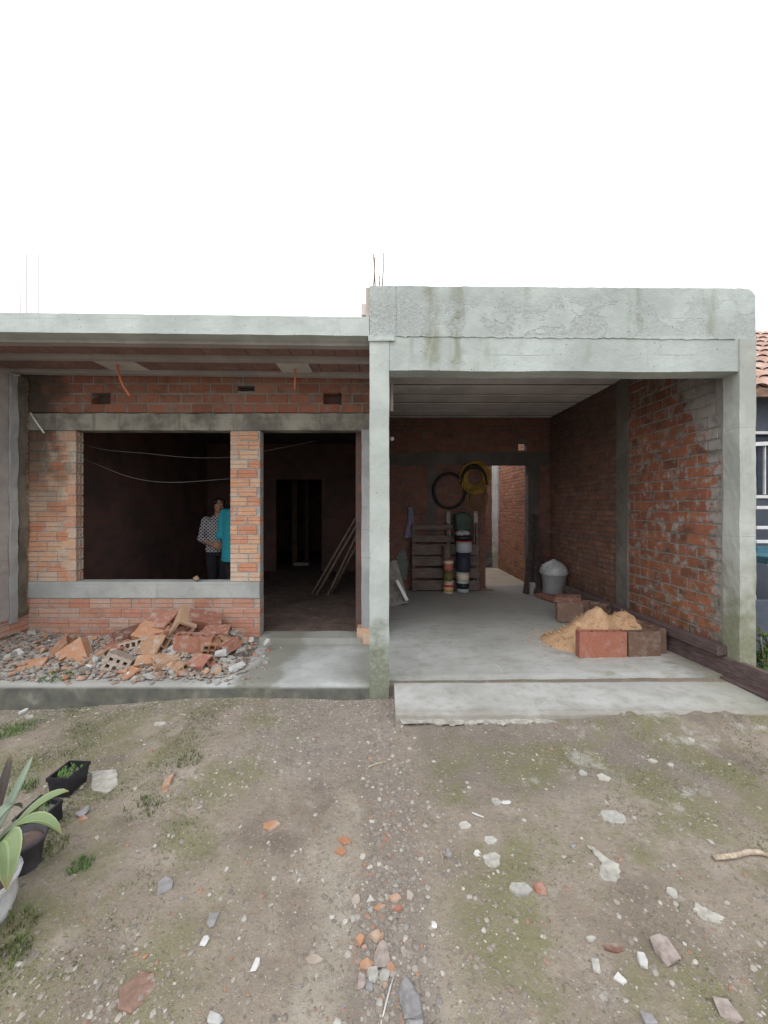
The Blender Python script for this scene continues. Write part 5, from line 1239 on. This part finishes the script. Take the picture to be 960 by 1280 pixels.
mb.build('white_bag', m_simple('white_sack', (.55, .55, .56), .6, .15, 14, .5, .02), e, (0, 0, 0))
mb = MB(); mb.lathe([(.122, .09), (.119, .12), (.05, .13), (0.005, .132)], seg=24); mb.build('soil', M_RFLOOR, e, (0, 0, 0))
P = lambda u, v, Y: Vector(uv(u, v, Y))-e.location
b0 = Vector((.0, 0, .12))
for (m_, tp, w_, mt) in ((P(35, 1000, 1.56), P(86, 989, 1.62), .078, M_LEAF), (P(30, 985, 1.50), P(77, 1043, 1.50), .062, M_LEAF), (P(22, 985, 1.40), P(8, 1112, 1.34), .085, M_LEAF),
    (P(2, 1010, 1.62), P(14, 941, 1.70), .045, M_LEAFD), (P(22, 990, 1.72), P(41, 944, 1.84), .035, M_LEAFG), (P(-10, 960, 1.6), P(-40, 960, 1.6), .07, M_LEAF), (P(-30, 970, 1.45), P(-60, 1080, 1.4), .07, M_LEAF),
    (P(0, 985, 1.55), P(28, 1010, 1.66), .05, M_LEAFG), (P(15, 1010, 1.56), P(44, 1024, 1.68), .03, M_STRAWLEAF if False else M_LEAFG), (P(12, 1020, 1.5), P(30, 1052, 1.6), .035, M_LEAF), (P(-5, 1000, 1.7), P(6, 960, 1.85), .05, M_LEAFG)):
    mb = MB(); strap(mb, b0+Vector((rnd.uniform(-.03, .03), rnd.uniform(-.03, .03), 0)), m_, tp, w_, 0); mb.build('leaf', mt, e, (0, 0, 0))
def rectpot(c, w, d, h, rz, mats, label, tilt=0.0, plantseed=1):
    e = empty('flower_pot', c, label, 'pot', 'black pots beside the strap leaved plant', rz); e.rotation_euler = (tilt, 0, rz)
    mb = MB(); t = .007
    def ring_(k, z, o=0): return [(-w/2*k+o, -d/2*k+o, z), (w/2*k-o, -d/2*k+o, z), (w/2*k-o, d/2*k-o, z), (-w/2*k+o, d/2*k-o, z)]
    L = [ring_(.82, 0), ring_(.97, h-.02), ring_(1.04, h-.019), ring_(1.05, h), ring_(1.05, h, t*1.6), ring_(.95, h-.03, t)]
    V = [v for r_ in L for v in r_]; Fc = [[i*4+k, i*4+(k+1) % 4, i*4+4+(k+1) % 4, i*4+4+k] for i in range(len(L)-1) for k in range(4)]+[[3, 2, 1, 0]]
    mb.add(V, Fc); mb.build('pot_body', M_BLACK, e, (0, 0, 0))
    mb = MB(); r = random.Random(plantseed); n = 10
    mb.add([((-.5+i/(n-1))*w*.93, (-.5+j/(n-1))*d*.93, h-.032+.008*noise.noise(Vector((i*.9, j*.9, plantseed)))) for j in range(n) for i in range(n)], [[j*n+i, j*n+i+1, j*n+n+i+1, j*n+n+i] for j in range(n-1) for i in range(n-1)], 0, None, True)
    for _ in range(40): s = r.uniform(.004, .009); mb.stone((r.uniform(-.44, .44)*w, r.uniform(-.44, .44)*d, h-.028), (s, s, s*.7), r)
    mb.build('soil', M_GRAVEL, e, (0, 0, 0))
    mb = MB()
    for _ in range(70):
        p = Vector((r.uniform(-.45, .3)*w, r.uniform(-.3, .45)*d, h-.03)); a = r.uniform(0, 6.28); L_ = r.uniform(.02, .05); dd = Vector((math.cos(a)*.6, math.sin(a)*.6, .8))*L_; sd = Vector((-math.sin(a), math.cos(a), 0))*.004
        mb.add([p-sd*.5, p+sd*.5, p+dd*.6+sd, p+dd, p+dd*.6-sd], [[0, 1, 2, 3, 4]])
    mb.build('seedling', M_GRASS, e, (0, 0, 0)); return e
g = on_ground(79, 972, -.03)
rectpot((-1.80, 2.24, gz(-1.8, 2.24)-.004), .125, .15, .115, R(-2), None, 'square black plastic pot with small green seedlings, farthest of the black pots', 0, 3)
rectpot((-1.72, 1.98, gz(-1.72, 1.98)-.01), .14, .13, .11, R(-14), None, 'black pot tilted in front of the seedling pot under the long leaf tip', R(14), 8)
e = empty('round_pot', (-1.60, 1.74, gz(-1.6, 1.74)), 'round dark grey pot half hidden behind the drooping strap leaf', 'pot', 'black pots beside the strap leaved plant')
mb = MB(); mb.lathe([(.055, -.01), (.06, 0), (.075, .11), (.082, .112), (.082, .13), (.076, .13), (.07, .10), (.01, .095)], seg=28); mb.build('pot_body', m_simple('dark_grey_plastic', (.07, .065, .075), .6, .2, 20, .05, .002), e, (0, 0, 0))
mb = MB(); mb.lathe([(.071, .09), (.07, .105), (.05, .11), (.005, .11)], seg=20); mb.build('soil', M_RFLOOR, e, (0, 0, 0))

def weed(u, v, rad, n, hgt, mat, label, seed, wide=.0045):
    rad *= 1.35; n = int(n*1.6); hgt *= .72
    r = random.Random(seed); c = on_ground(u, v, 0); 
    for _ in range(4): c = on_ground(u, v, gz(c.x, c.y))
    mb = MB()
    for _ in range(n):
        a = r.uniform(0, 6.28); q = rad*math.sqrt(r.random()); p = Vector((q*math.cos(a), q*math.sin(a), -.006)); b = r.uniform(0, 6.28); L_ = hgt*r.uniform(.5, 1.2); ln = r.uniform(.3, 1.0)
        m1 = p+Vector((math.cos(b)*ln*.4, math.sin(b)*ln*.4, .8))*L_*.6; tp = p+Vector((math.cos(b)*ln, math.sin(b)*ln, .85))*L_; sd = Vector((-math.sin(b), math.cos(b), 0))*wide
        mb.add([p-sd*.4, p+sd*.4, m1+sd*.5, tp, m1-sd*.5], [[0, 1, 2, 4], [4, 2, 3]])
    return tag(mb.build('weed', mat, loc=c), label, 'weed', 'small weeds in the yard')
weed(100, 1082, .035, 60, .05, M_GRASS, 'bright green weed tuft on bare earth right of the strap leaved plant', 1)
weed(27, 912, .10, 150, .07, M_GRASS, 'bright green weed patch below the left end of the porch', 2)
weed(236, 950, .06, 60, .055, M_GRASSD, 'dull weed tuft left of the gravel track, before the porch', 3)
weed(178, 1010, .07, 60, .05, M_GRASSD, 'dull weed tuft in the middle of the left yard', 4)
weed(60, 1062, .06, 70, .06, M_GRASSD, 'weed tuft by the dark round pot', 5)
weed(14, 1165, .06, 80, .07, M_GRASSD, 'dark weed clump at the foot of the white bag', 6)
weed(12, 1195, .05, 70, .06, M_GRASSD, 'low weed in the bottom left below the white bag', 7)
weed(30, 985, .05, 60, .07, M_GRASS, 'yellowish green weed left of the black pots', 9)
weed(105, 885, .10, 110, .035, M_GRASSD, 'low moss and grass tuft at the foot of the porch lip', 10)
weed(935, 893, .12, 130, .04, M_GRASSD, 'weeds along the right end of the concrete ramp', 11)
weed(885, 890, .06, 50, .03, M_GRASSD, 'small weed on the ramp edge right of centre', 12)
weed(68, 848, .10, 140, .045, M_GRASS, 'green weeds among the rubble at the porch lip, left', 13).location = (X(72, 3.40), 3.40, .125)

# ================================================================== THINGS LYING IN THE YARD
def spot(u, v):
    c = on_ground(u, v, 0)
    for _ in range(5): c = on_ground(u, v, gz(c.x, c.y))
    return c
def shard(u, v, wp, hp, mat, label, cat, name, t=.018, rz=0.0, sides=6, seed=0, sunk=.5, group=None, inset=.1):
    c = spot(u, v); r = random.Random(seed+int(u*13+v*7)); w = wp*c.y/F; d = hp*c.y*c.y/(F*CH)*.95; Q = []
    for k in range(sides):
        a = 2*math.pi*(k+r.uniform(-.28, .28))/sides; q = r.uniform(.82, 1.12); Q.append((math.cos(a)*w/2*q, math.sin(a)*d/2*q))
    P2 = []
    for i, (x, y) in enumerate(Q):
        x2, y2 = Q[(i+1) % sides]
        for k in range(3):
            f = k/3; n_ = noise.noise_vector(Vector((x*40+k, y*40, seed)))*min(w, d)*.05; P2.append((x+(x2-x)*f+n_.x, y+(y2-y)*f+n_.y))
    mb = MB(); mb.prism(P2, Matrix.Translation((0, 0, -t*sunk)), t, inset=inset)
    return tag(mb.build(name, mat, loc=c, rot=(r.uniform(-.07, .07), r.uniform(-.07, .07), rz)), label, cat, group)
M_CLAY_S = m_clay('sunk_brick_face', (.25, .16, .125), .8, 0)
G_B = 'broken brick bits in the yard'; G_S = 'pale cement and tile scraps in the yard'; G_R = 'loose stones in the yard'
for (u, v, w_, h_, m, l, sd, t) in (
    (339, 1033, 23, 15, M_CLAY_O, 'single orange brick shard left of the gravel track, nearest the porch', 5, .02),
    (431, 1052, 18, 13, M_CLAY_O, 'upper of two touching salmon brick shards in the middle of the yard', 4, .02),
    (426, 1065, 15, 14, M_CLAY_O, 'lower of two touching salmon brick shards in the middle of the yard', 4, .02),
    (211, 978, 12, 24, M_CLAY_T, 'narrow tan brick piece lying right of the pale cement lump', 4, .03),
    (494, 1125, 17, 13, M_CLAY_O, 'orange shard at the upper right of the brick bits in the track', 5, .025),
    (498, 1138, 14, 9, M_CLAY_R, 'small red shard below the upper right orange one in the track', 4, .02),
    (474, 1136, 20, 10, M_CLAY_O, 'flat salmon shard between the white triangle and the orange bits', 4, .02),
    (445, 1127, 13, 15, M_CLAY_G, 'dusty pink shard left of the white triangle in the track', 6, .02),
    (512, 1121, 11, 14, M_CLAY_G, 'dull pink bit at the right end of the upper brick bits', 5, .02),
    (450, 1177, 13, 17, M_CLAY_O, 'orange square shard left of the tan one in the track', 4, .025),
    (470, 1174, 19, 18, M_CLAY_T, 'tan yellow shard in the middle of the lower brick bits', 4, .03),
    (457, 1208, 18, 15, M_CLAY_O, 'orange red shard under the purplish flat stone', 5, .025),
    (488, 1211, 13, 13, M_CLAY_O, 'small orange shard right of the purplish flat stone', 5, .02),
    (456, 1186, 8, 7, M_CLAY_R, 'tiny red shard between the orange square and the purplish stone', 4, .015),
    (392, 1201, 24, 14, M_CLAY_G, 'faded orange shard sunk in the earth left of the lower brick bits', 6, .015),
    (675, 1112, 17, 20, M_CLAY_R, 'red brick bit beside the white grey slab on the right', 5, .02),
    (768, 1185, 26, 16, M_CLAY_D, 'dark red brick stain of crushed brick near the white tile', 7, .008),
    (174, 1236, 48, 62, M_CLAY_S, 'large flat red brown brick face sunk in the earth, bottom left', 6, .012),
    (103, 1025, 14, 8, M_CLAY_O, 'small orange bit right of the black pots', 5, .02),
    (72, 882, 14, 9, M_CLAY_O, 'bright orange brick bit close under the porch lip at left', 5, .03),
    (165, 874, 16, 9, M_CLAY_O, 'orange chip under the middle of the left porch lip', 5, .025),
    (22, 1030, 10, 8, M_CLAY_O, 'orange bit among the pots at the left edge', 5, .02)):
    shard(u, v, w_, h_, m, l, 'brick bit', 'brick_shard', t, 0, sd, int(u), .45, G_B)
for (u, v, w_, h_, m, l, sd, t) in (
    (463, 1125, 13, 15, M_SCRAP, 'white triangular tile chip among the brick bits in the track', 3, .012),
    (633, 1003, 12, 5, M_WHITE, 'bright white plastic scrap right of the track', 6, .006),
    (766, 1022, 36, 19, M_SCRAP, 'pale flat slab alone in the right of the yard', 7, .02),
    (650, 1112, 32, 18, M_SCRAP, 'white grey flat slab beside the red brick bit', 6, .025),
    (775, 1224, 16, 18, M_WHITE, 'white square tile at the bottom right of the yard', 4, .012),
    (840, 1117, 14, 16, M_SCRAP, 'pale oval chip between the two cement spills', 6, .02),
    (738, 1175, 15, 8, M_SCRAP, 'narrow white chip above the dark red brick stain', 5, .02),
    (581, 1032, 17, 12, M_SCRAP, 'grey flat chip below the thin stick', 6, .012),
    (620, 1002, 13, 11, M_SCRAP, 'dull grey chip left of the bright white scrap', 6, .010),
    (613, 1050, 17, 12, M_SCRAP, 'pale grey patch of cement right of the track', 6, .008),
    (597, 1067, 10, 9, M_WHITE, 'small white scrap beside the largest embedded grey patch', 6, .01),
    (30, 890, 7, 8, M_WHITE, 'white chip under the far left porch lip', 5, .03),
    (37, 896, 13, 5, M_SCRAP, 'flat pale chip before the white chip at far left', 5, .01),
    (230, 868, 14, 6, M_SCRAP, 'white plaster chip at the foot of the porch lip, middle', 6, .04),
    (200, 905, 18, 5, M_SCRAP, 'long pale chip before the porch left of centre', 5, .015),
    (755, 973, 16, 9, M_SCRAP, 'grey chip before the ramp right of centre', 5, .02),
    (728, 967, 13, 8, M_SCRAP, 'pale chip left of the grey chip before the ramp', 6, .02),
    (864, 926, 10, 6, M_SCRAP, 'small white chip before the ramp at far right', 5, .02),
    (838, 957, 10, 5, M_SCRAP, 'right one of two small white chips before the ramp', 5, .02), (816, 952, 11, 5, M_SCRAP, 'left one of two small white chips before the ramp', 5, .02)):
    shard(u, v, w_, h_, m, l, 'scrap', 'pale_scrap', t, 0, sd, int(u), .5, G_S)
def spill(L, label, t=.010):
    c = spot(sum(p[0] for p in L)/len(L), sum(p[1] for p in L)/len(L)); P2 = []
    Q = [spot(*p)-c for p in L]
    for i, a in enumerate(Q):
        b = Q[(i+1) % len(Q)]
        for k in range(6):
            f = k/6; n_ = noise.noise_vector(Vector((a.x*20+f*3, a.y*20, i)))*.012; P2.append((a.x+(b.x-a.x)*f+n_.x, a.y+(b.y-a.y)*f+n_.y))
    mb = MB(); mb.prism(P2[::-1], Matrix.Translation((0, 0, -.004)), t, inset=.12); return tag(mb.build('cement_spill', M_PALEPATCH, loc=c), label, 'cement spill', 'cement spills on the yard')
spill([(734, 1057), (746, 1062), (757, 1072), (775, 1082), (775, 1096), (768, 1104), (755, 1100), (749, 1093), (752, 1080), (742, 1068)], 'pale cement spill shaped like a boot, left of the two')
spill([(866, 1126), (877, 1134), (889, 1140), (906, 1149), (900, 1155), (886, 1152), (875, 1150), (869, 1140)], 'pale cement spill tapering to the right, at the right edge')
spill([(604, 1070), (618, 1064), (626, 1072), (624, 1084), (614, 1086), (606, 1078)], 'round grey cement spill embedded right of the track', .007)
spill([(112, 968), (146, 963), (148, 980), (135, 992), (116, 990)], 'pale crusted cement patch right of the black pots', .02)
def stone_(u, v, wp, hpx, mat, label, seed, name='stone', flat=.5):
    c = spot(u, v); w = wp*c.y/F/2; mb = MB(); r = random.Random(seed); mb.hull((0, 0, 0), (w*2, w*2*hpx/wp*1.3, w*2*flat), None, 26, r)
    return tag(mb.build(name, mat, loc=c+Vector((0, 0, w*flat*.45)), rot=(0, 0, r.uniform(-.4, .4))), label, 'stone', G_R)
stone_(513, 1252, 29, 36, M_ROCK, 'big angular grey stone at the bottom middle of the yard', 3)
stone_(519, 1278, 22, 14, M_ROCK, 'grey stone cut by the bottom edge under the big angular one', 5)
stone_(477, 1194, 22, 26, M_ROCKP, 'purplish flat stone among the lower brick bits', 7, flat=.3)
stone_(483, 1214, 13, 22, M_CHUNK, 'grey sliver stone under the purplish flat stone', 9, flat=.3)
stone_(466, 1220, 14, 13, M_CHUNK, 'light grey stone below the orange shards in the track', 11)
stone_(452, 1228, 10, 14, M_ROCKP, 'pale pink pebble left of the white straw', 13)
stone_(461, 1231, 10, 13, M_ROCK, 'dark grey pebble between the pink pebble and the white straw', 15)
stone_(543, 1157, 7, 7, M_WHITE, 'small round white pebble right of the track', 17)
stone_(831, 1191, 27, 24, M_ROCKP, 'pinkish grey rock at the right lower yard', 19, flat=.45)
stone_(745, 1207, 10, 14, M_CHUNK, 'pale oval pebble left of the white square tile', 21)
stone_(803, 1202, 13, 13, M_PLASTER, 'pale oval pebble right of the white square tile', 23)
stone_(207, 1108, 19, 18, M_ROCK, 'bluish grey stone in the left middle yard', 25, flat=.35)
stone_(265, 1151, 13, 15, M_ROCK, 'dark grey stone half sunk left of the track', 27, flat=.3)
stone_(256, 1178, 10, 9, M_PLASTER, 'small pale pebble below the dark sunk stone', 29)
stone_(320, 1207, 8, 14, M_WHITE, 'white pebble at the left side of the lower track', 31)
stone_(105, 1017, 13, 12, M_ROCK, 'small dark stone right of the black pots', 33)
stone_(305, 1150, 8, 6, M_CHUNK, 'tiny pale stone left of the track', 35)
stone_(269, 1276, 20, 12, M_PLASTER, 'pale stone cut by the bottom edge left of the track', 37)
stone_(812, 1278, 20, 12, M_ROCK, 'dark stone cut by the bottom edge at right', 39)
stone_(910, 1265, 26, 20, M_ROCKP, 'dull brown stone in the bottom right corner', 41, flat=.3)
stone_(560, 1068, 10, 9, M_ROCK, 'grey stone beside the upright straw', 43)
def twig(P, r_, mat, label, name='twig'):
    L = [spot(u, v)+Vector((0, 0, r_)) for u, v in P]; mb = MB(); mb.tube(L, [r_]+[r_*1.05]*(len(L)-2)+[r_*.6], 7); return tag(mb.build(name, mat), label, 'twig', 'sticks and straws in the yard')
L_ = [(494, 893)]+[(494+i*9, 895+8*math.sin(i*.9)*noise.noise(Vector((i*.7, 3, 1)))+(12-.02*i*i/3)) for i in range(1, 36)]+[(815, 889)]
spill(L_+[(700, 884), (560, 888)], 'ragged cement fringe along the foot of the ramp', .012)
twig([(892, 1075), (915, 1073), (935, 1068), (948, 1068), (960, 1072)], .011, M_STICK, 'bent pale stick at the right edge of the yard')
twig([(590, 1017), (597, 1020), (605, 1023)], .005, M_WHITE, 'short white stick left of the bright white scrap')
twig([(492, 1222), (487, 1238), (484, 1250), (476, 1282)], .003, M_WHITE, 'long white straw beside the big angular grey stone', 'straw')
twig([(551, 1062), (552, 1070), (554, 1077)], .003, M_STICK, 'thin upright straw right of the salmon shards', 'straw')
twig([(460, 960), (470, 956), (485, 953)], .006, M_STICK, 'short brown stick on the track before the ramp corner')
rr = random.Random(99); n = 0
while n < 60:
    u, v = rr.uniform(30, 940), rr.uniform(905, 1275); 
    if 330 < u < 520 and rr.random() < .2: pass
    c = spot(u, v); s = rr.choice((.005, .007, .009, .011))*min(1, c.y/1.9); mb = MB(); mb.stone((0, 0, 0), (s*rr.uniform(1, 1.5), s, s*.6), rr, ICO1, .25)
    k = rr.random()
    m, l, g_ = (M_SCRAP, 'tiny pale pebble lying on the yard earth', 'pale pebbles over the yard') if k < .5 else (M_ROCK, 'tiny grey pebble lying on the yard earth', 'grey pebbles over the yard') if k < .85 else (M_CLAY_O, 'tiny orange brick crumb lying on the yard earth', 'brick crumbs over the yard')
    tag(mb.build('pebble', m, loc=c+Vector((0, 0, s*.2)), rot=(0, 0, rr.uniform(0, 6))), l, 'pebble', g_); n += 1
# countless gravel and grass
mb = MB(); rr = random.Random(123)
def dens(x, y):
    t = math.exp(-((x-.03)/.12)**2)*sstep(2.5, 2.0, y)*.8+(sstep(-1.1, -.7, x)*sstep(.15, 0, x)*sstep(2.1, 2.6, y))*.9; q = noise.fractal(Vector((x*2.1, y*2.1, 4)), 1, 2, 3)
    edge = math.exp(-((y-3.2)/.14)**2)*(x < .1)*.9
    return .10+.75*t+max(0, q)*.55+edge
k = 0
while k < 24000:
    y = 3.26-2.2*rr.random()**1.25 if rr.random() < .8 else rr.uniform(1.0, 3.26); x = rr.uniform(-1.02, 1.02)*y*1.0
    if rr.random() > dens(x, y) or (x > .08 and y > 2.86): continue
    s = min(.011 if abs(x-.03) > .2 else .013, .0022*math.exp(rr.expovariate(2.0 if abs(x-.03) > .16 else 1.5))); z = gz(x, y)
    mb.stone((x, y, z-s*.05), (s*rr.uniform(.9, 1.5), s, s*rr.uniform(.4, .7)), rr, ICO1, .25); k += 1
tag(mb.build('gravel', M_GRAVEL), kind='stuff')
mb = MB(); rr = random.Random(321)
for _ in range(230):
    y = rr.uniform(1.15, 2.2); x = rr.gauss(.0, .09) if rr.random() < .7 else rr.uniform(-1, 1)*y*.95
    s = rr.choice((.003, .004, .005, .007)) if rr.random() < .93 else .011
    mb.stone((x, y, gz(x, y)+s*.1), (s*rr.uniform(1, 1.6), s, s*.55), rr, ICO1, .28)
tag(mb.build('brick_crumbs', m_gravel('brick_crumbs', [(.30, .165, .115), (.34, .21, .145), (.26, .165, .125), (.33, .26, .2)])), kind='stuff')
mb = MB(); k = 0
while k < 9000:
    x, y = rr.uniform(-3.4, 3.2), rr.uniform(1.05, 3.25)
    q = noise.fractal(Vector((x*2.6+9, y*2.6, 1)), 1, 2, 3)
    lf = sstep(-.7, -1.6, x)*.8+sstep(.5, 1.4, x)*.35+.04
    if abs(x) > y*1.05 or (x > .08 and y > 2.85) or rr.random() > lf*max(0, q*1.6+.08): continue
    p = Vector((x, y, gz(x, y)-.003)); b = rr.uniform(0, 6.28); L_ = rr.uniform(.008, .026); ln = rr.uniform(.3, 1.3); tp = p+Vector((math.cos(b)*ln, math.sin(b)*ln, .8))*L_; sd = Vector((-math.sin(b), math.cos(b), 0))*.0022
    mb.add([p-sd, p+sd, tp], [[0, 1, 2]]); k += 1
tag(mb.build('grass', M_GRASSD), kind='stuff')
SKY_H, SKY_Z, EXPO = 13.0, 20.0, 0.15

# ================================================================== CAMERA AND LIGHT
cam = bpy.data.objects.new('camera', bpy.data.cameras.new('camera')); col.objects.link(cam)
cam.location = (0, 0, CH); cam.rotation_euler = (R(90), 0, 0)
cam.data.sensor_fit = 'VERTICAL'; cam.data.sensor_height = 36; cam.data.lens = F/1280*36
cam.data.shift_y = -7/1280; cam.data.clip_start = .05; cam.data.clip_end = 500
scene.camera = cam
sun = bpy.data.objects.new('sun', bpy.data.lights.new('sun', 'SUN')); col.objects.link(sun)
EL, AZ = 52.0, -25.0            # degrees; azimuth measured from the camera side towards the left
sun.data.energy = .7; sun.data.angle = R(50); sun.data.color = (1, .97, .93)
d = Vector((math.sin(R(AZ))*math.cos(R(EL)), -math.cos(R(AZ))*math.cos(R(EL)), math.sin(R(EL))))
sun.location = d*30; sun.rotation_euler = d.to_track_quat('Z', 'Y').to_euler()
w = bpy.data.worlds.new('World'); scene.world = w; w.use_nodes = True
nt = w.node_tree; bg = nt.nodes['Background']
sky = nt.nodes.new('ShaderNodeTexSky'); sky.sky_type = 'NISHITA'; sky.sun_disc = False
sky.sun_elevation = R(EL); sky.sun_rotation = math.atan2(d.x, d.y); sky.air_density = 1; sky.dust_density = 4
tc = nt.nodes.new('ShaderNodeTexCoord'); sp = nt.nodes.new('ShaderNodeSeparateXYZ'); nt.links.new(tc.outputs['Generated'], sp.inputs[0])
mr = nt.nodes.new('ShaderNodeMapRange'); nt.links.new(sp.outputs[2], mr.inputs[0])
for i, q in enumerate((0.0, 0.9, SKY_H, SKY_Z)): mr.inputs[i+1].default_value = q
nz = nt.nodes.new('ShaderNodeTexNoise'); nz.inputs['Scale'].default_value = 2.0; nz.inputs['Detail'].default_value = 4; nt.links.new(tc.outputs['Generated'], nz.inputs['Vector'])
m2 = nt.nodes.new('ShaderNodeMapRange'); nt.links.new(nz.outputs['Fac'], m2.inputs[0])
for i, q in enumerate((.3, .7, .95, 1.05)): m2.inputs[i+1].default_value = q
mu = nt.nodes.new('ShaderNodeMath'); mu.operation = 'MULTIPLY'; nt.links.new(mr.outputs[0], mu.inputs[0]); nt.links.new(m2.outputs[0], mu.inputs[1])
tint = nt.nodes.new('ShaderNodeMix'); tint.data_type = 'RGBA'; tint.blend_type = 'MULTIPLY'; tint.inputs[0].default_value = 1
nt.links.new(mu.outputs[0], tint.inputs[6]); tint.inputs[7].default_value = (.985, 1.0, 1.015, 1)
mx = nt.nodes.new('ShaderNodeMix'); mx.data_type = 'RGBA'; mx.inputs[0].default_value = .88
nt.links.new(sky.outputs[0], mx.inputs[6]); nt.links.new(tint.outputs[2], mx.inputs[7])
nt.links.new(mx.outputs[2], bg.inputs['Color']); bg.inputs['Strength'].default_value = .1
vs = scene.view_settings; vs.view_transform = 'Standard'; vs.look = 'None'; vs.gamma = 1; vs.exposure = EXPO
vs.use_curve_mapping = False
